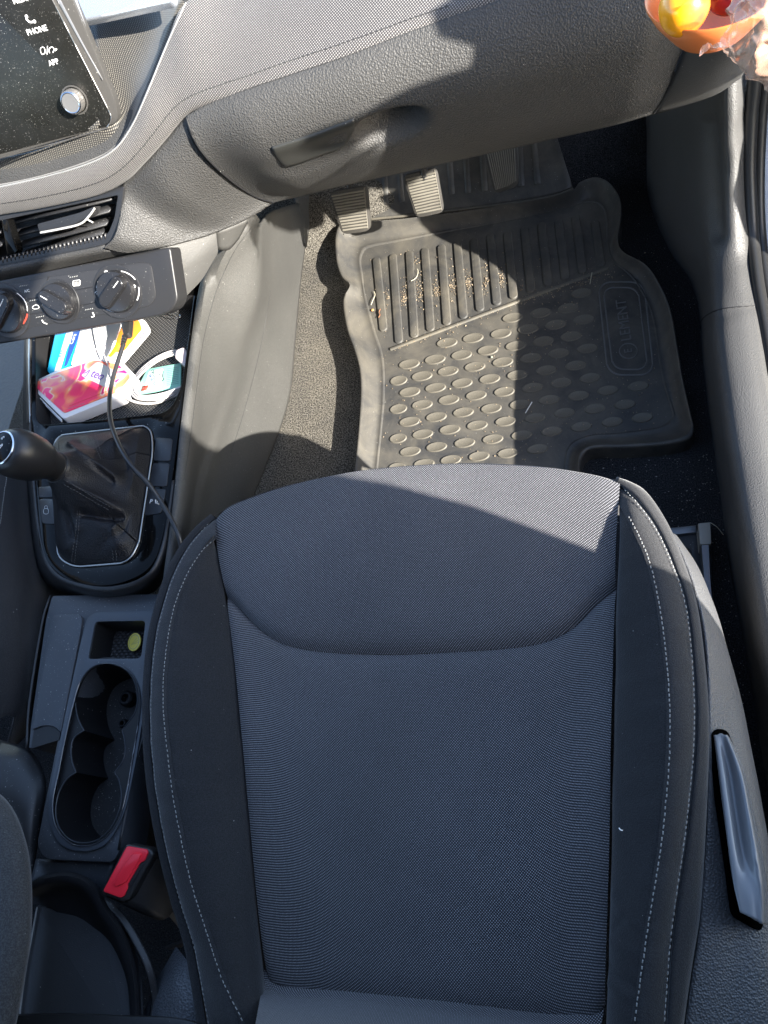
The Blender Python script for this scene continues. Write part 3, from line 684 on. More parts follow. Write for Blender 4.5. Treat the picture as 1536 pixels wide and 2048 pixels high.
# rear console with cup holders
PC = HZ(.330)
comp = rnd([(190,1243,9),(291,1241,9),(282,1317,10),(176,1318,6)], 8, 5)
def arc(cx, cy, rx, ry, a0, a1, n):
    return [(cx + rx * math.cos(math.radians(a0 + (a1 - a0) * i / n)), cy + ry * math.sin(math.radians(a0 + (a1 - a0) * i / n))) for i in range(n + 1)]
stad = sm([(216,1326),(250,1336),(272,1362),(281,1400),(276,1450),(266,1510),(256,1570),(243,1625),(225,1660),(200,1683),(172,1692),(144,1688),(121,1668),(108,1640),(106,1600),(118,1540),(132,1470),(146,1410),(160,1365),(182,1336)], 90)
outer = rnd([(100,1196,6),(345,1188,4),(318,1300),(292,1440),(262,1560),(238,1700,16),(226,1724,12),(90,1716,20),(72,1690,14),(92,1560),(50,1500),(62,1400),(92,1240)], 12, 5)
plate('rear_console_top', rnd([(104,1192,6),(345,1188,4),(322,1300),(296,1440),(266,1560),(240,1700,12),(226,1724,10),(90,1718,18),(74,1690,14),(118,1470,4),(58,1497,3),(62,1450),(92,1240)], 10, 5), M_side, cc, PC, .05, .003, holes=[comp, stad])
# satin slate insert lying proud, around compartment and cups
ins_o = rnd([(176,1226,22),(312,1218,6),(306,1300,4),(288,1420,20),(272,1520,20),(250,1625,30),(215,1690,40),(170,1706,44),(118,1694,40),(96,1640,30),(98,1590,20),(130,1430,20),(160,1290,14)], 14, 6)
plate('cup_holder_frame', ins_o, M_slate, cc, PC.up(.003), .0032, .0014, holes=[comp, stad])
tube('inner_rim', closed_on(PC.up(.0035), stad), .0009, mat('rim_gloss', (.05, .055, .065), .12, spec=.8, coat=.6), cc, closed=True, n=150, seg=6)
M_hold = mat('cup_holder_black', (.008, .008, .009), .5, dust=.02, spec=.3)
wall('cup_well', closed_on(PC.up(.003), stad), .004, 0, M_hold, cc)
c1, c2, c3 = (214,1392,66,66), (193,1503,56,54), (176,1620,68,70)
lobes = []
def lobed():
    pts = []
    pts += arc(214, 1391, 63, 62, 120, 388, 26)      # top cup: left pinch over the top to right pinch
    return pts
LOB = [(168,1461),(156,1436),(151,1405),(155,1375),(168,1348),(190,1332),(216,1327),(248,1337),(268,1362),(275,1395),(270,1425),(252,1450),(244,1461),(249,1478),(251,1500),(246,1522),(233,1540),(229,1546),(238,1560),(243,1590),(238,1622),(222,1655),(198,1678),(172,1686),(145,1682),(124,1664),(113,1640),(112,1612),(119,1582),(134,1558),(152,1545),(145,1525),(142,1500),(148,1476)]
def smooth_lobes(L, pinch):
    out_ = []; idx = sorted(pinch)
    for a, b in zip(idx, idx[1:] + [idx[0] + len(L)]):
        seg_ = [Vector((*L[k % len(L)], 0)) for k in range(a, b + 1)]
        out_ += [(q.x, q.y) for q in cat(seg_, len(seg_) * 4)][:-1]
    return out_
LOB = smooth_lobes(LOB, [0, 12, 17, 30])
plate('cup_divider', sm(shift([(216,1324),(252,1334),(275,1361),(284,1400),(279,1450),(269,1510),(259,1570),(246,1625),(227,1662),(200,1686),(172,1695),(142,1691),(118,1670),(105,1640),(103,1600),(115,1540),(129,1470),(143,1410),(157,1363),(180,1334)], 1.05), 90), M_hold, cc, PC.up(-.001), .004, 0, holes=[LOB])
lob_top = closed_on(PC.up(-.001), LOB)
tube('cup_lip', lob_top, .0008, M_slate, cc, closed=True, n=170, seg=6)
wall('cup_wall', lob_top, .062, .04, M_hold, cc, mat('cup_floor_rubber', (.020, .020, .021), .7, bump=('fine', .002, .6), dust=.22), 'cup_floor', nr=7)
for (cx, cy, r_) in ((262,1400,.010), (256,1450,.006)):
    q = W(cx, cy, .268); lathe('cup_clip', q, Vector((0, 0, 1)), [(0, r_), (.012, r_), (.014, r_ * .8), (.014, r_ * .55), (.004, r_ * .5), (.004, 0)], M_hold, cc, seg=24)
comp_top = closed_on(PC.up(.0025), comp)
wall('coin_box_wall', comp_top, .040, .06, M_deep, cc, weave('coin_box_rubber', (.008, .008, .009), (.06, .062, .066), .0040, rough=.5, thr=.25, soft=.3, bump=.9, wash=.1), 'coin_box_floor')
# dusty side cover with slot
cov = rnd([(104,1229,14),(166,1229,14),(160,1268,6),(121,1464,4),(108,1452,14),(86,1450,12),(62,1460,6)], 6, 5)
plate('side_cover', cov, M_side, cc, PC.up(.004), .004, .0015)
plate('cover_slot', rnd([(68,1460),(92,1452,12),(110,1454,8),(121,1466),(118,1480),(62,1497)], 3, 4), M_deep, cc, PC.up(.0012), .002, 0)
# right flank of rear console (hidden gap side)
surf('console_flank', [[(345,1190,.330),(320,1300,.330),(296,1440,.330),(266,1560,.330),(240,1700,.330)],[(360,1190,.03),(350,1300,.03),(345,1440,.03),(335,1560,.03),(325,1730,.03)]], 20, 8, M_blackc, cc, back=.003)
surf('console_flank', [[(104,1192,.328),(88,1240,.328),(62,1400,.328),(56,1497,.328)],[(135,1192,.03),(115,1240,.03),(100,1400,.03),(95,1497,.03)]], 20, 6, M_blackc, cc, back=.003)
# buttons around the boot
M_btn = mat('button_plastic', (.020, .021, .024), .38, bump=('fine', .0008, .3), dust=.03)
PB = PG.up(.0015)
def button(pts, r=6): return plate('button', rnd(pts, r, 4), M_btn, cc, PB, .003, .0008)
button([(312,874),(345,877),(340,922),(306,921)]); button([(305,926),(339,926),(333,973),(298,972)]); button([(297,977),(332,978),(322,1026),(288,1031)])
button([(76,974),(104,972),(106,994),(78,995)], 3); button([(77,998),(108,998),(110,1048),(84,1047)])
text('lettering', 'P', PB, 302, 1003, .0085, (1, -.05), M_white, cc, hv=.0001)
for k in range(3): plate('parking_icon', [(310 + k * 3.2, 999 + k * .5), (311.6 + k * 3.2, 999 + k * .5), (311.6 + k * 3.2, 1007 + k), (310 + k * 3.2, 1007 + k)], M_white, cc, PB.up(.0006), .0004, 0)
tube('lock_icon', closed_on(PB.up(.0006), [(88,1018),(96,1018),(96,1027),(88,1027)]), .00035, M_white, cc, closed=True, n=24, seg=5)
tube('lock_icon', closed_on(PB.up(.0006), [(89.5,1018),(89.5,1013),(92,1011.5),(94.5,1013),(94.5,1018)]), .00035, M_white, cc, n=14, seg=5)
# rear: grey plastic bridge, storage bin with dark lid
rb = [[(72,1718,.318),(150,1722,.318),(228,1726,.318)],[(60,1760,.312),(140,1752,.316),(214,1776,.314)],[(40,1800,.29),(140,1800,.29),(225,1830,.29)]]
surf('rear_bridge', rb, 20, 10, M_side, cc, back=.004)
lid_o = [(52,1770,.330),(90,1752,.338),(132,1746,.340),(170,1756,.338),(196,1778,.334),(214,1812,.33),(240,1850,.325),(262,1900,.32),(276,1960,.315),(282,2060,.31)]
lid_r = [(50,1780,.338),(92,1764,.345),(132,1759,.348),(166,1769,.346),(188,1792,.342),(205,1826,.338),(230,1862,.333),(250,1910,.328),(262,1965,.322),(266,2060,.318)]
lid_l = [(60,1850,.30),(95,1810,.31),(130,1800,.316),(158,1806,.316),(172,1830,.314),(188,1860,.312),(206,1900,.31),(222,1940,.308),(234,1990,.305),(240,2060,.30)]
surf('bin_rim', [[(p[0] + 6, p[1] - 4, p[2] - .06) for p in lid_o], lid_o, lid_r, [(p[0] - 6, p[1] + 10, p[2] - .006) for p in lid_r], [(p[0] - 16, p[1] + 26, p[2] - .022) for p in lid_r], [(p[0] - 60, p[1] + 50, p[2] - .03) for p in lid_r]], 60, 26, mat('bin_rim_matte', (.014, .014, .016), .65, spec=.2), cc)
M_binf = mat('bin_fabric', (.030, .032, .036), .75, bump=('fine', .001, .4), dust=.01, sheen=.2, var=.15)
plate('bin_lid', rnd([(72,1812,4),(130,1794,10),(196,1780,14),(234,1850,30),(262,1960,30),(268,2120),(20,2120)], 4, 5), M_binf, cc, HZ(.315), .02, .002)
tube('lid_seam', [(74,1815,.317),(62,1880,.317),(48,1960,.317),(36,2060,.317)], .0009, M_grey, cc, n=30)
surf('rear_bin_back', [[(-20,2030,.345),(120,2026,.345),(240,2030,.345),(360,2036,.345),(440,2060,.345)],[(-20,2044,.352),(120,2038,.352),(240,2042,.352),(360,2048,.352),(440,2076,.352)],[(-20,2140,.35),(120,2140,.35),(240,2140,.35),(360,2140,.35),(440,2160,.35)]], 30, 8, M_blackc, cc, back=.004)
surf('strap_guide', [[(196,1800,.325),(235,1835,.32),(268,1890,.315),(290,1940,.31),(304,2000,.30),(300,2040,.30)],[(212,1796,.32),(250,1830,.315),(284,1885,.31),(306,1935,.305),(318,2000,.295),(312,2040,.295)]], 30, 5, M_black, cc, back=.008)

# ------------------------------------------------------------------ gear lever
gv = thing('gear_lever', 'black gear lever with leather boot in a chrome frame and rounded knob', 'gear lever', W(205, 990, .36))
tube('boot_frame', closed_on(PG.up(.0010), boot_h), .0014, M_silver, gv, closed=True, n=150, seg=8)
NB = 168; basep = cat(closed_on(PG.up(-.0005), shift(boot_h, .985)), NB, True)
C0 = W(112, 935, .452); C1 = W(-8, 892, .54); ax = (C1 - C0).normalized()
a_ = Vector((0, 0, 1)) - ax * ax.z; a_.normalize(); b_ = ax.cross(a_)
col = []
bc = sum(basep, Vector()) / NB
for i in range(NB):                              # matching collar points, by direction from the boot centre
    d = basep[i] - bc; th = math.atan2(d.dot(b_), d.dot(a_)); 
    col.append(C0 + (a_ * math.cos(th) + b_ * math.sin(th)) * .0195)
RID = [((128,962),(257,1029),.020,13),((146,893),(238,957),.016,8),((285,868),(268,985),.012,13),((285,1080),(240,1090),.006,12),((228,1062),(252,1040),.009,6),((140,1100),(156,1060),.006,9),((180,880),(250,890),.006,14),
       ((245,905),(250,935),-.008,9),((160,1022),(245,1036),-.020,9),((262,1030),(245,1060),-.010,7),((170,930),(225,965),-.006,8),((128,1020),(148,1078),-.008,7),((205,905),(160,885),-.006,10),((215,1075),(200,1100),-.004,12)]
def seg_d(p, a, b):
    a = Vector(a); b = Vector(b); p = Vector(p); t = max(0, min(1, (p - a).dot(b - a) / (b - a).length_squared)); return (p - a - (b - a) * t).length, t
rowsb = []
KB = 60
for k in range(KB):
    t = k / (KB - 1); r_ = []
    txy = t ** 1.15; tz = t ** 1.9
    for i in range(NB):
        b0, c0 = basep[i], col[i]; p = Vector((b0.x + (c0.x - b0.x) * txy, b0.y + (c0.y - b0.y) * txy, b0.z + (c0.z - b0.z) * tz))
        p.z += .018 * math.sin(math.pi * min(1, t * 1.25)) * (1 - t) + .004 * math.sin(math.pi * t)
        env = math.sin(math.pi * t) ** .6 if t < .5 else math.sin(math.pi * t) ** .8 if t < 1 else 0
        px = PJ(p); h = 0
        for s_, e_, hh, ww in RID:
            dd, tt_ = seg_d(px, s_, e_); h += hh * math.exp(-(dd / ww) ** (1.0 if hh > .008 else 1.4)) * (1.15 if hh > .008 else 1)
        h += .0025 * noise.noise(p * 40)
        p.z += h * env * .8; r_.append(p)
    rowsb.append(r_)
boot = grid('boot', rowsb, M_leath, gv, closed=True, sharp=180)
bt = bvh(boot)
for ln in ([(132,962),(165,980),(195,998),(225,1015)], [(128,968),(160,986),(190,1004),(218,1019)], [(186,866),(190,885),(195,905),(201,920)], [(192,866),(196,885),(201,905)], [(160,1020),(158,1060),(154,1090),(150,1124)], [(155,1020),(153,1060),(148,1090),(144,1122)], [(226,1100),(228,1120)], [(232,1100),(234,1119)]):
    stitches('stitching', bt, ln, mat('boot_thread', (.07, .07, .07), .6), gv, step=.0042, ln=.0028, r=.0004)
lathe('collar', C0 - ax * .012, ax, [(0, .0195), (.002, .0205), (.010, .0205), (.012, .0190), (.016, .0185)], M_blackc, gv)
def kfn(t, h): return 1 + .07 * math.cos(2 * t)
lathe('knob', C0 + ax * .003, ax, [(0, .0185), (.003, .0196), (.012, .0205), (.022, .0262), (.034, .0305), (.048, .0325), (.060, .0325), (.068, .0310), (.074, .0282), (.078, .0248), (.0795, .0210), (.0795, 0)], M_knob, gv, seg=56, fn=kfn, sharp=50)
top = C0 + ax * .0825
lathe('emblem_ring', top, ax, [(0, .0212), (.0012, .0214), (.0020, .0206), (.0020, .0196), (.0010, .0190)], M_chrome, gv, seg=56)
lathe('emblem', top, ax, [(0, .0190), (.0012, .0188), (.0022, .0150), (.0026, .0)], M_gloss, gv, seg=48)
PK = Plane.__new__(Plane); PK.o = top + ax * .0026; PK.n = ax
text('lettering', '5', PK, 5, 876, .0075, (.2, 1), M_white, gv); text('lettering', 'R', PK, 2, 892, .0075, (.2, 1), M_white, gv)
tube('knob_base_ring', [C0 + (a_ * math.cos(q * .5236) + b_ * math.sin(q * .5236)) * .0200 for q in range(12)], .0008, M_btn, gv, closed=True, n=48, seg=6)

# ------------------------------------------------------------------ dashboard
da = thing('dashboard', 'grey grained dashboard with dotted fabric pad, glovebox and handle', 'dashboard', W(700, 300, .45))
FL = [(-170,458,.545),(0,430,.558),(98,413,.562),(195,391,.568),(247,365,.578),(293,322,.600),(332,277,.620),(371,231,.640),(413,208,.648),(500,174,.655),(663,120,.660),(825,59,.665),(1000,-2,.668),(1150,-54,.668),(1400,-140,.668)]
FU = [(-170,400,.590),(0,374,.603),(98,352,.608),(182,325,.615),(228,299,.624),(262,254,.640),(295,182,.668),(335,85,.695),(371,7,.715),(470,-60,.715),(640,-110,.712),(810,-160,.712),(980,-210,.71),(1130,-260,.71),(1380,-350,.71)]
FLd = [Vector(W(*p)) - Vector((0, -.006, .004)) for p in FL]
mid = []
for a, b in zip(FL, FU):
    q = W(*a).lerp(W(*b), .5) + Vector((0, -.010, .006)); mid.append(q)
q1 = [W(*a).lerp(W(*b), .12) + Vector((0, -.006, .001)) for a, b in zip(FL, FU)]
q2 = [W(*a).lerp(W(*b), .88) + Vector((0, -.004, .006)) for a, b in zip(FL, FU)]
FUb = [W(*b) + Vector((0, .012, -.012)) for b in FU]
LW, MW, UW = [W(*p) for p in FL], mid, [W(*p) for p in FU]
def pair_rows(curs, n):
    res = []
    for k in range(0, len(curs)): 
        r_, _ = pairsample(curs[k], curs[k], n); res.append(r_)
    return res
PR = pair_rows([FLd, LW, q1, MW, q2, UW, FUb], 150)
cols_ = [cat([r_[j] for r_ in PR], 26) for j in range(150)]
pad = grid('fabric_pad', [[cols_[j][i] for j in range(150)] for i in range(26)], M_pad, da, disp=lambda u, v, p: .0006 * noise.noise(p * 20), back=.003)
pt = bvh(pad)
SEAM = [(0,408),(98,391),(190,367),(240,340),(280,300),(318,253),(352,212),(395,186),(500,150),(560,128),(663,94),(760,60),(825,36),(900,10)]
stitches('pad_stitching', pt, SEAM, M_tdark, da, step=.006, ln=.0045, r=.0006, off=.0001)
stroke('pad_seam', pt, SEAM, .0007, M_tdark, da, off=-.0004, n=160)
# dark dotted recess behind the screen
RI = [(-170,350,.60),(0,318,.62),(80,300,.625),(150,270,.635),(196,240,.645),(205,180,.66),(190,80,.69),(180,0,.71),(180,-90,.72)]
RU = [(-170,398,.588),(0,372,.600),(98,350,.605),(182,323,.612),(226,297,.620),(260,252,.636),(293,180,.664),(333,83,.690),(369,3,.708)]
ra, rb2 = pairsample([W(*p) for p in RI], [W(*p) for p in RU], 60)
rm = [a.lerp(b, .7) + Vector((-.002, .014, -.010)) for a, b in zip(ra, rb2)]
cols_ = [cat([ra[j], rm[j], rb2[j]], 14) for j in range(60)]
M_pad2 = weave('recess_weave', (.020, .019, .018), (.20, .185, .155), .0021, thr=.18, soft=.35, bump=.3, angle=.2, rough=.45)
rec = grid('screen_recess', [[cols_[j][i] for j in range(60)] for i in range(14)], M_pad2, da, back=.003)
stroke('pad_edge_bead', pt, [(372,6),(336,85),(296,182),(263,254),(229,299),(183,325),(98,352),(0,374)], .0009, M_grey, da, off=.0002, n=80)
# dash top running to the windscreen, footwell roof
surf('dash_top', [[W(*p) + Vector((0, .010, -.006)) for p in FU], [Vector((-1.1 + 1.45 * i / 14, 1.25, .74)) for i in range(15)], [Vector((-1.1 + 1.45 * i / 14, 1.55, .76)) for i in range(15)]], 40, 10, M_dash, da, back=.01)
# glovebox door
GS = [(372,232,.640),(376,250,.633),(385,275,.620),(402,304,.600),(430,335,.570),(470,369,.525),(510,394,.480),(545,406,.455)]
GB = [(545,406,.455),(620,388,.452),(700,369,.452),(870,331,.453),(1000,302,.454),(1130,273,.455),(1240,248,.457),(1309,228,.459)]
GT = [(372,232,.640),(413,209,.647),(500,175,.654),(663,121,.659),(825,60,.664),(1000,-1,.667),(1150,-52,.667),(1430,-140,.667)]
GR = [(1430,-140,.667),(1395,10,.61),(1368,90,.565),(1350,140,.530),(1340,178,.500),(1309,228,.459)]
def gdisp(v, u, p):
    e = min(1, u / .16) * min(1, (1 - u) / .10); e = e * e * (3 - 2 * e)
    prof = .0 + .018 * (math.sin(math.pi * min(1, v / .36) / 2)) if v < .36 else .018 * (1 - ((v - .36) / .64) ** 3)
    h = prof * e * (1 if v < .95 else (1 - v) / .05)
    px, py = PJ(p)
    # finger recess right of the handle
    q = ((px - 778) * .95 + (py - 234) * -.31) / 66; r_ = ((py - 226) + (px - 770) * .31); r_ = r_ / (20 if r_ < 0 else 30)
    h -= .038 * math.exp(-(q * q + r_ * r_) ** 2.0)
    q = ((px - 620) * .93 + (py - 290) * -.36) / 88; r_ = ((py - 285) + (px - 620) * .36) / 30
    h -= .002 * math.exp(-(q * q + r_ * r_) ** 4)
    return h
glove = coons('glovebox_door', GT, GB, GS, GR, 220, 90, M_dash, da, disp=gdisp, back=.004, sharp=180)
gt = bvh(glove)
def on(tree, px, py, off=0):
    p, n = cast(tree, px, py); return None if p is None else p + n * off
M_hand = mat('glovebox_handle_plastic', (.030, .030, .027), .42, dust=.008, smudge=.1)
def cg(pts, off): return [on(gt, x, y, off) for x, y in pts]
coons('glovebox_handle', cg([(543,293),(580,281),(630,264),(676,246),(708,235)], .004), cg([(571,330),(600,322),(640,307),(664,299),(684,291)], .004),
      cg([(543,293),(549,305),(558,319),(571,330)], .004), cg([(708,235),(709,245),(701,264),(684,291)], .004), 40, 16, M_hand, da, disp=lambda v, u, p: -.0015 * math.sin(math.pi * v) * (1 - u * .4), edge=(.001, .001, .001, .001), ew=.003, back=.008)
stroke('glovebox_joint', gt, [(373,236),(378,252),(387,276),(404,304),(432,335),(471,368),(511,393),(548,405)], .0012, M_deep, da, off=.0002, n=60)
stroke('glovebox_joint', gt, [(1349,141),(1338,180),(1308,226)], .0014, M_deep, da, off=.0002, n=30)
# trim left of the glovebox
TA = [(207,497,.520),(228,474,.532),(240,430,.548),(247,366,.574),(293,323,.598),(332,278,.618),(371,232,.638)]
TB = [(300,500,.492),(345,490,.484),(400,475,.470),(433,465,.462),(480,446,.455),(520,424,.452),(545,407,.452)]
TR_ = list(reversed(GS)); TRr = GS
coons('lower_trim', TA, TB, [(207,497,.520),(250,500,.505),(300,500,.492)], [(371,232,.638),(385,276,.616),(430,336,.566),(510,395,.478),(545,407,.452)], 70, 40, M_dash, da,
      disp=lambda v, u, p: .005 * math.sin(math.pi * v) * min(1, (1 - u) / .3), back=.004)
surf('vent_lower_strip', [[(-170,566,.50),(0,532,.505),(100,514,.512),(207,493,.521)],[(-170,575,.498),(0,543,.500),(110,524,.503),(222,502,.512)],[(-170,600,.47),(0,564,.475),(150,532,.482),(306,499,.488)]], 40, 8, M_dash, da, back=.004)
# underside lip of the dash and dark footwell roof
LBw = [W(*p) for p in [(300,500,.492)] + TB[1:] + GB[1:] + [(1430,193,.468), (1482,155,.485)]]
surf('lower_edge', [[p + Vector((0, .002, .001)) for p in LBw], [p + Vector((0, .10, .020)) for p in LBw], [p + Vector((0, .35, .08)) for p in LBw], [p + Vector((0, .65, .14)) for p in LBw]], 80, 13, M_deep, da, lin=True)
# end cap right of glovebox
EC_t = [(1430,-140,.667),(1470,-60,.65),(1540,-20,.64)]
coons('end_cap', EC_t, [(1310,229,.459),(1365,213,.461),(1430,190,.466),(1482,156,.482)], [(1430,-140,.667),(1396,10,.61),(1352,141,.530),(1310,229,.459)], [(1540,-20,.64),(1530,40,.60),(1510,100,.54),(1482,156,.482)], 24, 24, M_smooth, da,
      disp=lambda v, u, p: .010 * math.sin(math.pi * u) ** .5 * math.sin(math.pi * v) ** .5, back=.004)
# small connector pieces between dash and tunnel
plate('side_cheek', rnd([(318,496),(433,462,4),(437,505,6),(405,560,14),(354,612,8),(345,560)], 4, 4), M_smooth, da, Plane((330,495,.478), (433,465,.445), (352,612,.405)), .01, .001)
surf('lower_filler', [[(433,462,.44),(470,448,.43),(500,438,.42)],[(437,500,.41),(458,500,.40),(478,478,.40)]], 8, 6, M_smooth, da, back=.004)

# ------------------------------------------------------------------ air vent
M_sl = mat('slider_silver', (.62, .60, .56), .3, metal=.35)
av = thing('air_vent', 'black rectangular air vent with slats and a chrome tipped slider', 'air vent', W(100, 460, .5))
VP_ = Plane((0,440,.552), (240,385,.568), (0,530,.505))
vent_out = rnd([(-60,438),(248,372,5),(240,440,8),(226,480,20),(204,492,14),(-60,545)], 8, 5)
vent_in = rnd([(-50,452),(236,390,4),(229,436,8),(216,468,16),(200,476,8),(-50,532)], 8, 5)
plate('vent_frame', vent_out, M_blackc, av, VP_, .006, .001, holes=[vent_in])
plate('vent_back', vent_in, M_deep, av, VP_.up(-.045), .003, 0)
vt = closed_on(VP_.up(-.001), vent_in)
rows_v = [[p - VP_.n * .045 * k / 3 for p in vt] for k in range(4)]
grid('vent_wall', rows_v, M_blackc, av, closed=True)
def slat(name, a, b, dep, thk, mt, par, pl, tilt=0):
    A0_, B0_ = pl.hit(*a), pl.hit(*b); t = (B0_ - A0_).normalized(); up = pl.n.cross(t)
    if up.dot(DOWN) > 0: up = -up
    d = (pl.n * -1 + up * tilt).normalized() * dep; s = d.cross(t).normalized() * thk * .5
    bm = bmesh.new(); q = [A0_ - s, A0_ + s, A0_ + s * .7 + d, A0_ - s * .7 + d]; q2 = [B0_ - s, B0_ + s, B0_ + s * .7 + d, B0_ - s * .7 + d]
    va = [bm.verts.new(p) for p in q]; vb = [bm.verts.new(p) for p in q2]; bm.faces.new(va); bm.faces.new(vb)
    for i in range(4): bm.faces.new((va[i], va[(i + 1) % 4], vb[(i + 1) % 4], vb[i]))
    bmesh.ops.recalc_face_normals(bm, faces=bm.faces[:]); bmesh.ops.bevel(bm, geom=bm.edges[:], offset=.0005, segments=2, affect='EDGES')
    return done(name, bm, mt, par)
for a, b in [((30,447),(222,400)), ((30,474),(218,424)), ((34,497),(212,450)), ((40,516),(204,470))]:
    slat('slat', a, b, .020, .003, M_black, av, VP_.up(-.010), .55)
for a, b in [((-50,450),(0,440)), ((-50,480),(0,466)), ((-50,505),(2,492))]: slat('slat', a, b, .02, .003, M_black, av, VP_.up(-.010), .55)
plate('vent_divider', rnd([(2,440),(14,438),(34,500),(30,508),(14,510)], 3, 3), M_gloss, av, VP_.up(.001), .012, .002)
plate('slider', rnd([(74,448,4),(160,425,6),(190,412,4),(186,428,6),(150,448,8),(84,470,8),(78,462)], 4, 4), M_blackc, av, VP_.up(.004), .012, .002)
tube('slider_trim', [VP_.hit(82,465,.006), VP_.hit(120,458,.007), VP_.hit(160,448,.007), VP_.hit(178,432,.006), VP_.hit(189,417,.005)], 0.0024, M_sl, av, n=30, seg=8, squash=.6)
tube('slider_trim', [VP_.hit(172,437,.006), VP_.hit(180,442,.005), VP_.hit(186,445,.004)], .0012, M_sl, av, n=8, seg=6)
for k in range(26):
    x = 4 + k * 8.2; y0 = 520 - k * 1.9
    slat('grille_tooth', (x, y0 - 6), (x + 1, y0 + 6), .006, .0018, M_black, av, VP_.up(.001))

# ------------------------------------------------------------------ climate control panel
cp = thing('climate_control_panel', 'black heater control panel with three rotary dials under the air vent', 'control panel', W(150, 600, .45))
PP = Plane((0,560,.497), (300,497,.492), (0,675,.440))
plate('housing', rnd([(-80,577),(320,497,12),(340,494,8),(356,600,12),(344,622,12),(318,632,8),(-80,702)], 8, 5), M_blackc, cp, PP, .03, .003, seg=3)
PF = PP.up(.0012)
plate('face', rnd([(-70,583),(282,524,16),(302,528,12),(312,592,10),(302,612,12),(-70,678)], 10, 5), M_black, cp, PF, .002, .0008)
M_dial = mat('dial_plastic', (.014, .014, .015), .24, dust=.05, spec=.55)
M_dring = mat('dial_ring', (.018, .018, .019), .35, dust=.06)
def dial(cx, cy, r, kang, kr, bar_l, bar_w, lbl):
    c = PF.hit(cx, cy); rr_ = (PF.hit(cx + r, cy) - c).length; n = PF.n
    d = lathe('dial_ring', c, n, [(0, rr_), (.0010, rr_), (.0016, rr_ * .97), (.0012, rr_ * .92), (.0006, rr_ * .80), (.0006, 0)], M_dring, cp, seg=56)
    kr_ = rr_ * kr
    k = lathe('dial_knob', c + n * .0006, n, [(0, kr_), (.006, kr_ * .97), (.009, kr_ * .93), (.0098, kr_ * .85), (.0095, 0)], M_dial, cp, seg=48)
    k['label'] = lbl
    e1 = PF.hit(cx + math.cos(kang) * 10, cy + math.sin(kang) * 10) - c; e1.normalize(); s = n.cross(e1)
    pts = []
    for q in range(13): t = math.pi * q / 12; pts.append(c + e1 * (bar_l * kr_ * .62) + e1 * math.sin(t) * bar_w * kr_ + s * math.cos(t) * bar_w * kr_)
    for q in range(13): t = math.pi * q / 12; pts.append(c - e1 * (bar_l * kr_ * .62) - e1 * math.sin(t) * bar_w * kr_ - s * math.cos(t) * bar_w * kr_)
    pl = PF.up(.019); bm = bmesh.new()
    lo_ = [bm.verts.new(p + n * .009) for p in pts]; up_ = [bm.verts.new(c + (p - c) * .86 + n * .019) for p in pts]; bm.faces.new(up_)
    for i in range(len(pts)): bm.faces.new((lo_[i], lo_[(i + 1) % len(pts)], up_[(i + 1) % len(pts)], up_[i]))
    bmesh.ops.recalc_face_normals(bm, faces=bm.faces[:])
    bmesh.ops.bevel(bm, geom=[e for e in bm.edges if e.verts[0] in up_ and e.verts[1] in up_], offset=.0015, segments=3, affect='EDGES')
    g = done('dial_grip', bm, M_dial, k)
    a_, b_ = c + e1 * kr_ * .3 + n * .0196, c + e1 * kr_ * .72 + n * .0188
    tube('dial_pointer', [a_, b_], .0006, M_white, k, n=4, seg=5)
    return c, rr_
K1 = dial(235, 583, 48, math.radians(-55), .78, 1.0, .36, None)
K2 = dial(120, 603, 39, math.radians(-150), .84, .95, .40, 'middle smaller dial with fan numbers around it')
K3 = dial(12, 622, 47, math.radians(-65), .82, 1.0, .36, 'left dial with red arc')
for k in ('dial_knob', ):
    pass
def arc_stroke(cx, cy, r, a0, a1, mt, wd=.0007):
    tube('dial_mark', [PF.hit(cx + r * math.cos(math.radians(a)), cy + r * .96 * math.sin(math.radians(a)), .0015) for a in [a0 + (a1 - a0) * i / 8 for i in range(9)]], wd, mt, cp, n=20, seg=5)
for a0, a1 in ((190, 235), (-80, -35), (-12, 25), (60, 82), (100, 120)): arc_stroke(235, 583, 43, a0, a1, M_white)
arc_stroke(12, 622, 43, -60, 0, M_white); arc_stroke(12, 622, 43, 8, 38, M_redp, .0010)
for s_, x, y in (('1', 92, 582), ('2', 104, 575), ('3', 121, 576), ('4', 138, 585)): text('lettering', s_, PF, x, y, .0052, (1, -.18), M_white, cp, off=.0016)
text('lettering', 'A/C', PF, 54, 582, .0058, (1, -.18), M_white, cp)
text('lettering', '×', PF, 88, 587, .004, (1, -.18), M_white, cp, off=.0016)
ctr = lambda x, y, w_, h_: [(x - w_, y - h_ + 1), (x + w_, y - h_ - 1), (x + w_, y + h_ - 1), (x - w_, y + h_ + 1)]
tube('window_icon', closed_on(PF.up(.0006), rnd(ctr(153, 566, 7, 5.5), 2, 3)), .00035, M_white, cp, closed=True, n=30, seg=5)
for dx in (-3, 0, 3): tube('window_icon', [PF.hit(153 + dx, 563, .0006), PF.hit(153 + dx, 572, .0006)], .00028, M_white, cp, n=4, seg=5)
tube('car_icon', closed_on(PF.up(.0006), [(65,615),(68,611),(74,610),(78,614),(76,617),(68,618)]), .0004, M_white, cp, closed=True, n=24, seg=5)
tube('seat_icon', [PF.hit(84,640,.0006), PF.hit(87,645,.0006), PF.hit(94,648,.0006)], .0008, M_white, cp, n=8, seg=5)
tube('seat_icon', [PF.hit(185,625,.0006), PF.hit(188,632,.0006), PF.hit(183,634,.0006)], .0008, M_white, cp, n=8, seg=5)
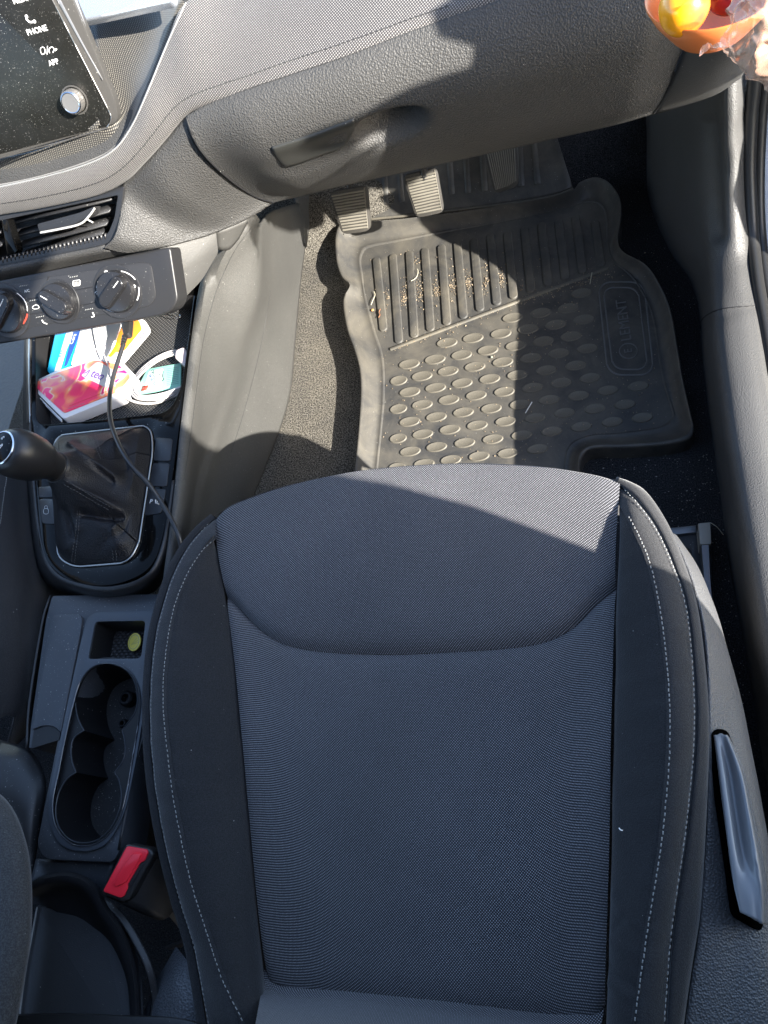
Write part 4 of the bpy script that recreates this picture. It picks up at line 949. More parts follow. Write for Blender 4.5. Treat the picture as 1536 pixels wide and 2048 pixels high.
for (a, b) in (((55,598),(84,593)), ((60,628),(90,624)), ((146,581),(188,573)), ((156,612),(190,605)), ((94,562),(97,553))): tube('key_gap', [PF.hit(*a, .0002), PF.hit(*b, .0002)], .0006, M_deep, cp, n=4, seg=5)
for x, y in ((47,573),(67,602),(80,635),(147,555),(178,620)):
    for j in range(4): plate('indicator', ctr(x - 7 + j * 4.4, y - j * .8, 1.4, .8), M_grey, cp, PF.up(.0004), .0003, 0)
for x, y in ((212,544),(193,586),(268,573),(249,618)):
    tube('air_icon', [PF.hit(x - 3, y, .0016), PF.hit(x, y - 3, .0016), PF.hit(x + 3, y, .0016), PF.hit(x, y + 2, .0016)], .0006, M_white, cp, n=12, seg=5)

# ------------------------------------------------------------------ infotainment screen
sc_ = thing('infotainment_screen', 'dusty black touch screen with white icons and a silver knurled knob', 'screen', W(110, 200, .66))
SP = Plane((222,240,.640), (0,312,.640), (103,0,.762))
plate('rim', rnd([(-120,352),(238,246,18),(232,205,20),(130,-40),(70,-190),(-120,-150)], 10, 5), M_rim, sc_, SP, .012, .002)
glass = plate('glass', rnd([(-120,340),(222,250,14),(216,218,14),(100,-5),(50,-100),(-120,-100)], 8, 5), M_screen, sc_, SP.up(.0012), .0012, .0006)
tube('bright_edge', [SP.hit(98,-14,.0018), SP.hit(160,108,.0018), SP.hit(216,218,.0018), SP.hit(222,240,.0018), SP.hit(214,254,.0018)], .0007, M_silver, sc_, n=40, seg=6)
tube('bright_edge', [SP.hit(214,256,.001), SP.hit(120,284,.001), SP.hit(0,316,.001)], .0010, M_rim, sc_, n=20, seg=6)
surf('clear_edge_trim', [[SP.hit(108,-10,.001), SP.hit(170,100,.001), SP.hit(206,160,.001)], [SP.hit(150,-10,-.004), SP.hit(178,70,-.004), SP.hit(208,155,-.004)]], 10, 5, mat('satin_grey_edge', (.16, .16, .165), .2, spec=.7), sc_, back=.003)
SQ = SP.up(.0014)
text('lettering', 'MEDIA', SQ, 43, -1, .0078, (1, -.27), M_white, sc_, hv=.0001)
text('lettering', 'PHONE', SQ, 74, 61, .0082, (1, -.27), M_white, sc_, hv=.0001)
text('lettering', 'APP', SQ, 107, 125, .0080, (1, -.27), M_white, sc_, hv=.0001)
tube('phone_icon', [SQ.hit(53,32,.0004), SQ.hit(53,38,.0004), SQ.hit(59,44,.0004), SQ.hit(69,44,.0004)], .0011, M_white, sc_, n=14, seg=6)
for q in ((53,33),(69,43)):
    lathe('phone_icon', SQ.hit(*q), SQ.n, [(0, .0018), (.0004, .0017), (.0004, 0)], M_white, sc_, seg=12)
tube('app_icon', closed_on(SQ.up(.0004), [(81,97),(88,95),(90,106),(83,108)]), .0004, M_white, sc_, closed=True, n=20, seg=5)
tube('app_icon', [SQ.hit(94,109,.0004), SQ.hit(95,92,.0004)], .0004, M_white, sc_, n=4, seg=5)
tube('app_icon', [SQ.hit(99,106,.0004), SQ.hit(98,99,.0004), SQ.hit(103,94,.0004), SQ.hit(108,98,.0004), SQ.hit(106,105,.0004)], .0005, M_white, sc_, n=16, seg=5)
tube('app_icon', [SQ.hit(110,101,.0004), SQ.hit(113,98,.0004)], .0009, M_white, sc_, n=4, seg=5)
kc = SP.hit(150, 200, .0014)
lathe('knob_ring', kc, SP.n, [(0, .0165), (.0012, .0165), (.0014, .0150), (0, .0145)], M_rim, sc_, seg=48)
def knurl(t, h): return 1 + (.022 if int(t / (2 * math.pi) * 144) % 2 else 0) * (1 if .002 < h < .0125 else 0)
M_kn = mat('knob_metal', (.50, .48, .45), .34, metal=.85)
lathe('knob', kc, SP.n, [(0, .0128), (.002, .0128), (.0022, .0132), (.0125, .0130), (.0127, .0124)], M_kn, sc_, seg=144, fn=knurl, sharp=15)
lathe('knob_cap', kc, SP.n, [(.0127, .0127), (.0140, .0122), (.0146, .0112), (.0142, .0104)], M_chrome, sc_, seg=48)
lathe('knob_face', kc, SP.n, [(.0142, .0104), (.0140, .006), (.0139, 0)], mat('knob_face_grey', (.10, .10, .10), .45), sc_, seg=40)

# silver bar-shaped thing above the fabric
M_al = mat('pale_aluminium', (.62, .66, .72), .18, metal=.75, coat=.3)
PH = Plane((160,30,.728), (330,-10,.728), (160,-60,.75))
hd = plate('phone', rnd([(152,44,16),(345,2,10),(345,-150),(120,-110)], 14, 6), M_al, None, PH, .010, .003, seg=3)
tag(hd, 'pale silver slab with rounded corner above the fabric right of the screen', 'phone')

# ------------------------------------------------------------------ right hand sill, kick panel, seals
def lin(pts, f): return pts
K0 = [(1276,180,.10),(1284,235,.06),(1290,330,.02),(1302,420,.0),(1334,505,-.012),(1374,560,-.012),(1394,620,-.012),(1402,720,-.012),(1420,860,-.012),(1440,1000,-.012),(1452,1100,-.012),(1478,1250,-.012),(1505,1400,-.012),(1530,1560,-.012),(1580,1800,-.012)]
K1_ = [(1335,170,.20),(1345,235,.19),(1356,330,.16),(1372,420,.14),(1392,505,.12),(1408,560,.11),(1414,620,.11),(1420,720,.11),(1436,860,.11),(1456,1000,.11),(1470,1100,.11),(1496,1250,.11),(1524,1400,.11),(1550,1560,.11),(1600,1800,.11)]
K2_ = [(1400,160,.34),(1405,235,.30),(1410,330,.26),(1416,420,.22),(1420,505,.195),(1424,560,.19),(1428,620,.19),(1436,720,.19),(1454,860,.19),(1476,1000,.19),(1492,1100,.19),(1516,1250,.19),(1544,1400,.19),(1572,1560,.19),(1622,1800,.19)]
K3_ = [(1450,150,.42),(1454,235,.372),(1458,330,.312),(1462,420,.257),(1466,505,.217),(1470,560,.21),(1476,620,.205),(1486,720,.205),(1506,860,.205),(1530,1000,.205),(1548,1100,.205),(1575,1250,.205),(1605,1400,.205),(1632,1560,.205),(1682,1800,.205)]
K4_ = [(1500,130,.405),(1497,235,.352),(1494,330,.292),(1496,420,.240),(1502,505,.206),(1508,560,.200),(1520,640,.197),(1532,730,.197),(1556,870,.197),(1580,1010,.197),(1598,1110,.197),(1625,1260,.197),(1655,1410,.197),(1682,1570,.197),(1732,1810,.197)]
st = thing('sill_trim', 'grey grained sill trim and kick panel along the right side of the floor', 'sill trim', W(1440, 800, .02))
KR = pair_rows([[W(*p) for p in c] for c in (K0, K1_, K2_, K3_, K4_)], 150)
cols_ = [cat([r_[j] for r_ in KR], 40) for j in range(150)]
def kd(u, v, p):
    px, py = PJ(p); h = .0012 * noise.noise(p * 12)
    dd, _t = seg_d((px, py), (1495, 225), (1445, 345)); h += -.003 * math.exp(-(dd / 12) ** 2)
    dd, _t = seg_d((px, py), (1392, 655), (1500, 612)); h += -.0022 * math.exp(-(dd / 3.5) ** 2)
    dd, _t = seg_d((px, py), (1418, 250), (1432, 470)); h += -.010 * math.exp(-(dd / 14) ** 2)
    return h
kick = grid('sill_cover', [[cols_[j][i] for j in range(150)] for i in range(40)], M_sill, st, disp=kd, back=.003, sharp=180)
kt = bvh(kick)
stroke('trim_joint', kt, [(1394,655),(1408,635),(1425,624),(1455,616),(1508,611)], .0010, M_deep, st, off=.0001, n=40)
sl1 = [(1520,60,.45),(1512,140,.41),(1503,230,.355),(1499,330,.293),(1502,420,.24),(1507,490,.208),(1516,570,.198),(1530,650,.193),(1548,760,.19)]
tag(tube('door_seal', sl1, .009, M_seal, None, n=60, seg=12), 'inner black rubber door seal beside the kick panel', 'door seal', None)
sl2 = [(1544,60,.44),(1534,140,.40),(1524,230,.345),(1519,330,.283),(1519,420,.23),(1524,490,.198),(1534,570,.19),(1550,650,.185),(1566,760,.18)]
tag(tube('door_seal', sl2, .0075, M_seal, None, n=60, seg=12), 'outer thin rubber seal against the pale car body', 'door seal', None)
bs = surf('door_sill_panel', [[(1531,60,.42),(1527,230,.32),(1523,330,.26),(1530,480,.18),(1549,600,.16),(1575,760,.15)],[(1640,60,.40),(1636,230,.30),(1634,330,.24),(1638,480,.16),(1660,600,.14),(1680,760,.13)]], 30, 6, M_body, None, back=.01)
tag(bs, 'pale glossy strip of car body at the right edge beyond the seals', 'car body')

# ------------------------------------------------------------------ passenger seat
se = thing('passenger_seat', 'front car seat with dotted grey insert, black bolsters and white stitching', 'car seat', W(860, 1500, .05))
LS = [(430,1032,.352),(431,1060,.354),(450,1190,.346),(470,1330,.336),(485,1480,.328),(500,1640,.320),(514,1800,.312),(530,1945,.305)]
RS = [(1240,966,.362),(1234,1060,.356),(1229,1175,.350),(1226,1330,.342),(1222,1500,.334),(1219,1700,.324),(1214,1850,.316),(1208,2010,.308)]
FE = [(430,1032,.352),(470,1006,.356),(560,975,.360),(700,945,.364),(830,932,.366),(950,928,.366),(1080,935,.366),(1180,950,.364),(1240,966,.362)]
UE = [(450,1190,.346),(475,1215,.342),(505,1248,.338),(540,1275,.335),(580,1292,.333),(650,1303,.332),(780,1308,.331),(900,1303,.332),(1020,1294,.334),(1090,1282,.336),(1140,1257,.338),(1185,1212,.344),(1229,1175,.350)]
SB = [(530,1945,.305),(560,1972,.302),(700,1986,.300),(900,2006,.300),(1100,2030,.300),(1175,2038,.303),(1208,2010,.308)]
def puck(amp):
    def f(u, p): return amp * (noise.noise(Vector((p.y * 60, p.x * 18, 3))) + .5 * noise.noise(Vector((p.y * 140, p.x * 30, 7))))
    return f
PK1 = puck(.0011)
def seatd(a): return lambda v, u, p: a * math.sin(math.pi * v) ** .7 * (1 - .3 * (2 * u - 1) ** 2) + .0022 * noise.noise(p * 7) + .0008 * noise.noise(p * 22)
FD = [W(p[0], p[1], p[2]) + Vector((0, .012, -.022)) for p in FE]; FD2 = [W(p[0], p[1], p[2]) + Vector((0, .006, -.10)) for p in FE]
FI = [W(p[0] * .97 + 25, p[1] + 20, p[2] + .004) for p in FE]
cush1 = coons('front_insert', FE, UE, LS[:3], RS[:3], 150, 60, M_insert, se, disp=seatd(.010), edge=(0, .007, .003, .003), ew=.009, sharp=180)
surf('front_edge', [FD2, [p + Vector((0, .004, .05)) for p in FD2], FD, [W(*p) for p in FE]], 110, 16, M_insert, se, edge=(0, 0, .002, .002), ew=.006, sharp=180)
cush2 = coons('centre_insert', UE, SB, LS[2:], RS[2:], 150, 120, M_insert, se, disp=seatd(.006), edge=(.007, .003, .003, .003), ew=.009, sharp=180)
# left bolster
L1 = [(430,1032,.352),(431,1074,.354),(450,1190,.346),(470,1330,.336),(485,1480,.328),(500,1640,.320),(514,1800,.312),(530,1945,.305),(540,2060,.30)]
S2 = [(431,1073,.366),(405,1100,.370),(375,1150,.373),(350,1220,.374),(335,1310,.374),(330,1400,.372),(338,1500,.369),(355,1620,.364),(385,1760,.356),(420,1870,.350),(450,1960,.346),(492,2060,.342)]
S1 = [(431,1036,.352),(400,1062,.356),(366,1105,.360),(336,1170,.362),(311,1260,.362),(300,1350,.360),(298,1450,.356),(306,1560,.350),(326,1680,.344),(356,1800,.338),(386,1900,.332),(414,2060,.326)]
SO = [(430,1033,.346),(399,1060,.349),(362,1106,.352),(331,1172,.354),(307,1260,.354),(296,1350,.351),(294,1450,.347),(301,1560,.341),(320,1680,.335),(346,1790,.329),(380,1900,.323),(410,2060,.318)]
SD = [Vector(W(*p)) + Vector((.03 + .03 * min(1, i / 3), -.01, -.12)) for i, p in enumerate(SO)]
bL = surf('inner_bolster', [L1[1:], S2], 110, 26, M_bolst, se, disp=lambda v, u, p: .008 * math.sin(math.pi * v) * min(1, u * 3) + .0016 * noise.noise(p * 16) + PK1(u, p) * v, edge=(.003, .0028, 0, 0), ew=.006, sharp=180)
bL2 = surf('bolster_band', [S2, S1], 110, 14, M_bolst2, se, disp=lambda v, u, p: .003 * math.sin(math.pi * v) * min(1, u * 4) + PK1(u, p), edge=(.0022, .0016, 0, 0), ew=.0045, sharp=180)
surf('outer_bolster', [S1, SO, SD], 110, 18, M_bolst, se, edge=(.0016, 0, 0, 0), ew=.004, sharp=180)
tb, tb2 = bvh(bL), bvh(bL2)
stitches('stitching', tb2, [(424,1044),(402,1068),(371,1111),(342,1175),(318,1264),(307,1353),(305,1450),(313,1560),(333,1680),(363,1800),(393,1898),(420,2044)], M_thread, se, off=.0018)
stitches('stitching', tb2, [(429,1079),(403,1105),(373,1153),(347,1222),(332,1311),(327,1400),(335,1501),(352,1622),(382,1761),(417,1872),(447,1962),(488,2046)], M_thread, se)
# right bolster
R1 = [(1230,1004,.356),(1234,1060,.356),(1229,1175,.350),(1226,1330,.342),(1222,1500,.334),(1219,1700,.324),(1214,1850,.316),(1208,2010,.308),(1206,2070,.305)]
S3 = [(1231,1003,.357),(1258,1045,.378),(1290,1110,.388),(1311,1190,.392),(1326,1290,.390),(1335,1400,.386),(1335,1500,.381),(1328,1600,.375),(1318,1700,.368),(1302,1800,.362),(1286,1900,.356),(1262,2060,.350)]
S4 = [(1232,966,.354),(1278,1000,.368),(1320,1060,.374),(1351,1130,.378),(1376,1210,.378),(1390,1330,.374),(1395,1440,.369),(1390,1540,.362),(1376,1670,.354),(1357,1800,.347),(1345,1900,.342),(1335,2060,.337)]
S5 = [(1232,960,.346),(1284,984,.355),(1328,1046,.360),(1362,1125,.364),(1388,1210,.364),(1404,1330,.360),(1412,1440,.354),(1410,1540,.347),(1402,1700,.338),(1392,1830,.332),(1378,1920,.327),(1358,2060,.322)]
S6 = [W(*p) + Vector((-.004, -.004, -.05)) for p in S5]
def wr(v, u, p):
    px, py = PJ(p); h = .005 * math.sin(math.pi * v) * min(1, u * 3) + .0016 * noise.noise(p * 16) + PK1(u, p) * v
    for s_, e_, hh, ww in (((1230,1790),(1275,1850),.0016,9),((1222,1930),(1270,1975),-.0030,7),((1225,1880),(1268,1905),.0014,9),((1235,1860),(1262,1835),-.001,6),((1224,1965),(1262,1995),.002,8)):
        dd, _t = seg_d((px, py), s_, e_); h += hh * math.exp(-(dd / ww) ** 2)
    return h
bR = surf('inner_bolster', [R1, S3], 130, 30, M_bolst, se, disp=wr, edge=(.003, .003, 0, 0), ew=.006, sharp=180)
bR2 = surf('bolster_band', [S3, S4], 110, 16, M_bolst2, se, disp=lambda v, u, p: .003 * math.sin(math.pi * v) * min(1, u * 4) + PK1(u, p), edge=(.0026, .0022, 0, 0), ew=.0045, sharp=180)
bR3 = surf('outer_bolster', [S4, S5, S6], 110, 18, M_bolst2, se, edge=(.0016, 0, 0, 0), ew=.004, sharp=180, back=.003)
tr2 = bvh(bR2)
stitches('stitching', tr2, [(1254,1027),(1265,1046),(1294,1108),(1315,1190),(1330,1290),(1339,1400),(1339,1500),(1332,1600),(1321,1700),(1305,1800),(1289,1900),(1270,2040)], M_thread, se, r=.00055)
stitches('stitching', tr2, [(1243,976),(1274,1009),(1313,1066),(1343,1134),(1368,1212),(1381,1330),(1385,1440),(1380,1540),(1366,1670),(1347,1800),(1335,1900),(1325,2040)], M_thread, se, r=.00055, off=.0018)
# strip of backrest fabric and rear corners
surf('backrest_insert', [[(528,1938,.296),(560,1968,.296),(700,1982,.296),(900,2002,.296),(1100,2026,.296),(1210,2006,.300)],[(522,1985,.312),(580,2002,.318),(720,2012,.320),(900,2034,.320),(1100,2060,.320),(1200,2075,.318)],[(505,2080,.42),(600,2100,.43),(720,2120,.43),(900,2140,.43),(1100,2160,.43),(1200,2170,.42)]], 90, 22, M_insert, se, sharp=180)
# the rest of the backrest, behind the frame
bkr = [[Vector((-.46, -.28, .30)), Vector((-.24, -.28, .30)), Vector((-.02, -.28, .30))], [Vector((-.46, -.32, .60)), Vector((-.24, -.34, .60)), Vector((-.02, -.32, .60))], [Vector((-.44, -.42, .86)), Vector((-.24, -.44, .88)), Vector((-.04, -.42, .86))]]
surf('backrest', bkr, 20, 16, M_bolst, se, back=.09)
# plastic side trim with lever
T1 = [(1336,1062,.330),(1362,1100,.335),(1392,1180,.338),(1410,1260,.338),(1418,1360,.336),(1420,1460,.334),(1418,1560,.330),(1412,1700,.325),(1400,1850,.320),(1385,1950,.318),(1365,2080,.315)]
T2 = [(1350,1068,.300),(1382,1120,.305),(1412,1190,.310),(1432,1270,.312),(1450,1370,.312),(1462,1470,.312),(1470,1570,.312),(1470,1700,.312),(1462,1850,.310),(1455,1950,.310),(1445,2080,.308)]
T3 = [(1358,1078,.255),(1394,1130,.262),(1428,1210,.268),(1452,1290,.272),(1476,1380,.275),(1496,1480,.278),(1514,1580,.280),(1534,1700,.282),(1552,1850,.284),(1560,1950,.285),(1565,2080,.285)]
T4 = [(1358,1090,.18),(1396,1145,.18),(1432,1230,.18),(1456,1310,.18),(1482,1400,.18),(1502,1500,.18),(1522,1600,.18),(1542,1720,.18),(1560,1870,.18),(1570,1970,.18),(1575,2100,.18)]
def trd(v, u, p):
    px, py = PJ(p); h = 0
    if 1380 < py < 1900:
        q = (px - (1430 + (py - 1463) * .13)) ; 
        inside = 1 if (py > 1458 and py < 1850 and q > -4) else 0
    return h + .0006 * noise.noise(p * 20)
tri = surf('side_shield', [T1, T2, T3, T4], 130, 40, M_strim, se, disp=trd, back=.003, sharp=180)
tri_t = bvh(tri)
LP = Plane(cast(tri_t, 1440, 1490)[0], cast(tri_t, 1506, 1830)[0], cast(tri_t, 1500, 1640)[0])
lev_o = [(1430,1470),(1440,1461),(1452,1464),(1466,1476),(1480,1506),(1494,1560),(1507,1625),(1520,1700),(1530,1770),(1534,1820),(1526,1852),(1480,1828),(1468,1740),(1458,1670),(1447,1600),(1436,1530)]
plate('lever_gap_shade', rnd([(1424,1466,6),(1438,1456,8),(1456,1462,10),(1474,1508),(1496,1600),(1522,1740),(1532,1830),(1522,1864,10),(1468,1832,14),(1456,1740),(1436,1600)], 6, 4), M_void, se, LP.up(.0025), .004, 0)  # flat black plate, painted shade of the gap round the lever
LVc = [W(p[0] - 5 * (1 - (p[0] - 1432) / 100), p[1], p[2] + .012) for p in [(1432,1470,.322),(1440,1540,.325),(1450,1620,.328),(1460,1700,.330),(1470,1770,.330),(1482,1824,.330)]]
LVm = [W(p[0] - 5 * (1 - (p[0] - 1432) / 100), p[1], p[2] + .012) for p in [(1446,1466,.322),(1462,1540,.318),(1474,1620,.318),(1486,1700,.320),(1500,1770,.330),(1506,1836,.332)]]
LVr = [W(p[0] - 5 * (1 - (p[0] - 1432) / 100), p[1], p[2] + .012) for p in [(1458,1470,.322),(1484,1540,.326),(1500,1620,.328),(1514,1700,.330),(1524,1770,.330),(1526,1848,.330)]]
LVo = [W(p[0] - 5 * (1 - (p[0] - 1432) / 100), p[1], p[2] + .012) for p in [(1464,1476,.305),(1490,1540,.300),(1508,1620,.300),(1524,1700,.300),(1534,1770,.300),(1536,1850,.300)]]
M_lev = mat('lever_satin_plastic', (.19, .195, .205), .24, spec=.7)
LVa = [p + Vector((0.004, 0, -.012)) for p in LVc]
surf('height_lever', [LVa, LVc, [a.lerp(b, .25) + Vector((0, 0, .0005)) for a, b in zip(LVc, LVr)], LVm, [a.lerp(b, .8) for a, b in zip(LVc, LVr)], LVr, LVo], 70, 26, M_lev, se, back=.003, sharp=120)
# lower left recliner cover
surf('recliner_cover', [[(352,1893,.29),(376,1925,.305),(398,1975,.31),(414,2020,.31),(420,2090,.30)],[(332,1928,.285),(344,1962,.308),(352,2010,.315),(352,2090,.31)],[(314,1958,.24),(302,1988,.262),(288,2030,.272),(276,2090,.272)],[(320,1962,.10),(320,1992,.10),(310,2030,.10),(300,2090,.10)]], 24, 24, mat('pale_grained_plastic', (.10, .105, .115), .35, bump=('grain', .0022, .8)), se, sharp=180)
# seat rail
sr = thing('seat_rail', 'metal seat slide rail on the carpet right of the seat front', 'seat rail', W(1390, 1080, .01))
M_met = mat('painted_steel', (.05, .052, .056), .35, metal=.3, dust=.08)
plate('rail_base', rnd([(1330,1062,4),(1392,1054,4),(1400,1100),(1420,1260),(1440,1400),(1330,1400)], 3, 3), M_met, sr, HZ(.030), .02, .001)
plate('rail_lip', rnd([(1336,1056),(1392,1050),(1394,1064),(1340,1070)], 2, 3), mat('bare_edge', (.16, .17, .18), .35, metal=.5), sr, HZ(.036), .006, .001)
tube('spring', [(1372 + 9 * math.cos(k * .785), 1104 + 8 * math.sin(k * .785), .033) for k in range(8)], .0016, M_deep, sr, closed=True, n=32)
rl = [[(1394,1050,.055),(1404,1150,.055),(1412,1220,.055),(1424,1300,.055),(1440,1400,.055)],[(1400,1047,.062),(1408,1150,.062),(1416,1220,.062),(1428,1300,.062),(1446,1400,.062)],[(1415,1045,.062),(1420,1150,.062),(1426,1220,.062),(1436,1300,.062),(1452,1400,.062)],[(1421,1048,.052),(1424,1150,.052),(1430,1220,.052),(1440,1300,.052),(1456,1400,.052)]]
surf('rail_track', [[(p[0], p[1], .012) for p in rl[0]]] + rl + [[(p[0], p[1], .012) for p in rl[3]]], 24, 11, mat('rail_steel', (.12, .125, .13), .3, metal=.6), sr, lin=True, back=.002)
plate('rail_end_cap', rnd([(1396,1046),(1421,1044),(1423,1088),(1400,1089)], 3, 3), mat('worn_end_cap', (.30, .28, .24), .5), sr, HZ(.064), .045, .0015)

# ------------------------------------------------------------------ seat belt buckle
bu_ = thing('seat_belt_buckle', 'red and black seat belt buckle standing between console and seat', 'seat belt buckle', W(290, 1850, .1))
BP = Plane((252,1690,.352), (298,1700,.346), (204,1782,.352))
plate('housing', rnd([(252,1687,7),(301,1697,10),(308,1708,6),(258,1800,8),(244,1805,6),(200,1788,8)], 8, 5), M_blackc, bu_, BP, .018, .003, seg=3)
axb = (Vector((.28, -.30, -.9))).normalized()
t0 = closed_on(BP.up(-.012), rnd([(252,1688,7),(301,1698,10),(309,1710,6),(259,1803,8),(244,1806,6),(200,1789,8)], 8, 5))
rows_ = [[p + axb * d_ for p in t0] for d_ in (0, .02, .045, .058)]
cb = sum(t0, Vector()) / len(t0)
rows_.append([cb + axb * .062 + (p - cb) * .9 for p in t0]); rows_.append([cb + axb * .062 + (p - cb) * .05 for p in t0])
grid('body', rows_, mat('buckle_housing', (.034, .034, .036), .45, bump=('fine', .001, .3)), bu_, closed=True, sharp=50)
plate('release_button', rnd([(253,1692,5),(293,1699,4),(296,1706,3),(288,1722,3),(280,1726,2),(255,1768,2),(254,1778,3),(247,1793,4),(240,1796,4),(205,1783,5)], 4, 4), M_red, bu_, BP.up(.0028), .006, .0012)
pr_ = closed_on(BP.up(.0032), [(262,1712),(278,1708),(262,1768),(228,1772)])
plate('button_facet', rnd([(266,1708,4),(283,1707,4),(277,1722),(252,1764),(232,1774,4),(226,1768,4),(246,1732)], 4, 4), M_red, bu_, BP.up(.0048), .004, .0018)
plate('slot', rnd([(281,1727),(287,1729),(262,1771),(256,1769)], 1, 2), M_deep, bu_, BP.up(.0012), .003, 0)
surf('stalk', [[cb + axb * .05 + Vector((-.014, -.006, 0)), cb + axb * .11 + Vector((-.012, -.03, 0)), W(330,1900,.10)], [cb + axb * .05 + Vector((.014, .006, 0)), cb + axb * .11 + Vector((.014, -.02, 0)), W(362,1895,.10)]], 12, 4, M_black, bu_, back=.004)

# ------------------------------------------------------------------ driver's seat (left edge)
ds = thing('driver_seat', 'dark fabric seat partly in view at the left edge beyond the console', 'car seat', W(-60, 1400, .05))
surf('cushion_bolster', [[(-80,900,.36),(-60,1000,.38),(-60,1150,.38),(-50,1300,.37),(-60,1450,.34)],[(4,935,.36),(-4,1020,.37),(-12,1150,.37),(-20,1300,.36),(-30,1450,.33)],[(38,935,.335),(40,1020,.34),(48,1150,.34),(44,1300,.33),(30,1430,.31)],[(62,940,.28),(74,1050,.27),(90,1180,.27),(80,1290,.27),(58,1420,.27),(20,1500,.27)],[(90,940,.10),(110,1050,.10),(140,1180,.10),(120,1290,.10),(100,1420,.10)]], 50, 24, M_bolst, ds, sharp=180, back=.003)
dst = bvh(ds.children[0])
stitches('stitching', dst, [(14,945),(9,985),(4,1020),(-2,1060)], M_thread, ds)
surf('recliner_shield', [[(0,1480,.30),(60,1500,.30),(92,1560,.30),(84,1640,.30),(72,1720,.30),(70,1790,.30)],[(-20,1500,.315),(20,1530,.318),(45,1590,.318),(48,1660,.315),(46,1720,.31),(44,1790,.31)],[(-80,1500,.32),(-60,1560,.32),(-50,1620,.32),(-50,1680,.32),(-50,1740,.32),(-50,1790,.32)]], 30, 16, M_black, ds, sharp=180, back=.004)
BK = [[(-60,1560,.43),(0,1582,.43),(30,1612,.43),(52,1660,.43),(66,1720,.43),(70,1800,.43),(66,1880,.43),(50,1980,.43),(30,2080,.43)],[(-80,1580,.455),(-20,1600,.455),(8,1632,.455),(28,1680,.455),(40,1740,.455),(44,1810,.455),(40,1890,.455),(26,1980,.455),(6,2080,.455)],[(-160,1600,.46),(-100,1640,.46),(-70,1680,.46),(-50,1720,.46),(-40,1760,.46),(-36,1820,.46),(-40,1900,.46),(-50,1980,.46),(-70,2080,.46)]]
BK = [[(p[0] - 12, p[1] + 6, p[2]) for p in q] for q in BK]
BK0 = [(p[0] - 14, p[1] + 4, p[2] - .10) for p in BK[0]]
M_bk = mat('driver_backrest_cloth', (.036, .036, .037), .85, bump=('fine', .0016, .9), salt=(700, .6, 1.5), dust=.008, sheen=.2)
bb = surf('backrest_bolster', [BK0] + BK, 70, 26, M_bk, ds, sharp=180, back=.003)
stitches('stitching', bvh(bb), [(0,1608),(5,1625),(8,1650),(8,1680),(4,1710),(-2,1740)], M_thread, ds)

# ------------------------------------------------------------------ things in the tray
def zplane(z, tilt=(0, 0)):
    q = HZ(z); q.n = Vector((tilt[0], tilt[1], 1)).normalized(); q.o = W(200, 740, z); return q
tp = thing('tissue_pack', 'pink and orange floral tissue pack in clear wrapping in the tray', 'tissue pack', W(160, 780, TZ))
TPp = Plane((59,764,.356), (250,726,.352), (123,832,.358))
M_flow = blotch('floral_print', [(.75, .03, .10), (.80, .16, .08), (.80, .28, .12), (.75, .58, .42), (.80, .02, .16)], 24, .3, pos=[.40, .49, .56, .585, .62], warp=1.2)
M_wrap = mat('clear_wrap_white', (.62, .60, .60), .25, spec=.6, coat=.3)
plate('pack_body', rnd([(56,768,4),(110,742),(190,716,5),(246,724,8),(272,752,8),(240,792,6),(126,838,5)], 4, 4), M_wrap, tp, TPp.up(-.0015), .020, .003)
plate('floral_top', rnd([(64,768,4),(112,746),(188,720,5),(236,728,8),(262,752,8),(238,782,6),(128,826,5)], 4, 4), M_flow, tp, TPp, .001, .0004)
plate('name_patch', rnd([(160,752),(195,722,8),(225,738,8),(228,765,8),(212,776,10),(190,764,10)], 8, 4), mat('patch_cream', (.50, .47, .42), .35), tp, TPp.up(.0006), .0006, .0002)
text('lettering', 'teo', TPp.up(.0008), 196, 750, .021, (1, .33), mat('violet_print', (.10, .03, .25), .4), tp, hv=.0001)
tube('leaf_mark', closed_on(TPp.up(.001), [(160,748),(172,745),(180,740),(172,752),(166,754)]), .0005, mat('violet_print_dark', (.08, .03, .2), .4), tp, closed=True, n=20, seg=5)
for k, (a, b) in enumerate([((138,812),(215,782)), ((136,817),(170,806))]): tube('small_print', [TPp.hit(*a, .0006), TPp.hit(*b, .0006)], .00025, M_redp if k == 0 else M_grey, tp, n=4, seg=4)
for k in range(3):
    tube('wrap_fold', [TPp.hit(58 + k * 4, 774 + k * 6, -.004 - k * .005), TPp.hit(92 + k * 2, 808 + k * 4, -.006 - k * .005), TPp.hit(124, 840 + k * 2, -.003 - k * .005)], .0007, M_white, tp, n=14, seg=5)
bp = thing('wipes_pack', 'bright blue and white wipes pack standing at the left of the tray', 'wipes pack', W(120, 700, TZ))
BPp = Plane((96,744,.346), (160,655,.350), (112,665,.350))
plate('pack_body', rnd([(112,655,4),(168,646,4),(160,680),(132,738,4),(102,750,5),(93,742,5)], 4, 4), mat('cyan_pack', (.01, .36, .60), .25), bp, BPp, .010, .002)
plate('white_band', rnd([(134,660,2),(150,657,2),(132,700),(120,740,2),(108,744,2),(122,700)], 2, 3), mat('pack_white', (.75, .78, .80), .3), bp, BPp.up(.0008), .0006, .0002)
plate('navy_band', rnd([(148,657,2),(164,654,2),(150,690),(134,730,2),(128,734,2),(138,694)], 2, 3), mat('navy_pack', (.02, .06, .25), .3), bp, BPp.up(.0010), .0006, .0002)
text('lettering', 'Fresh', BPp.up(.0012), 120, 712, .012, (.38, -.9), mat('cyan_print', (.02, .35, .55), .4), bp)
text('lettering', 'Care', BPp.up(.0014), 146, 678, .010, (.38, -.9), M_white, bp)
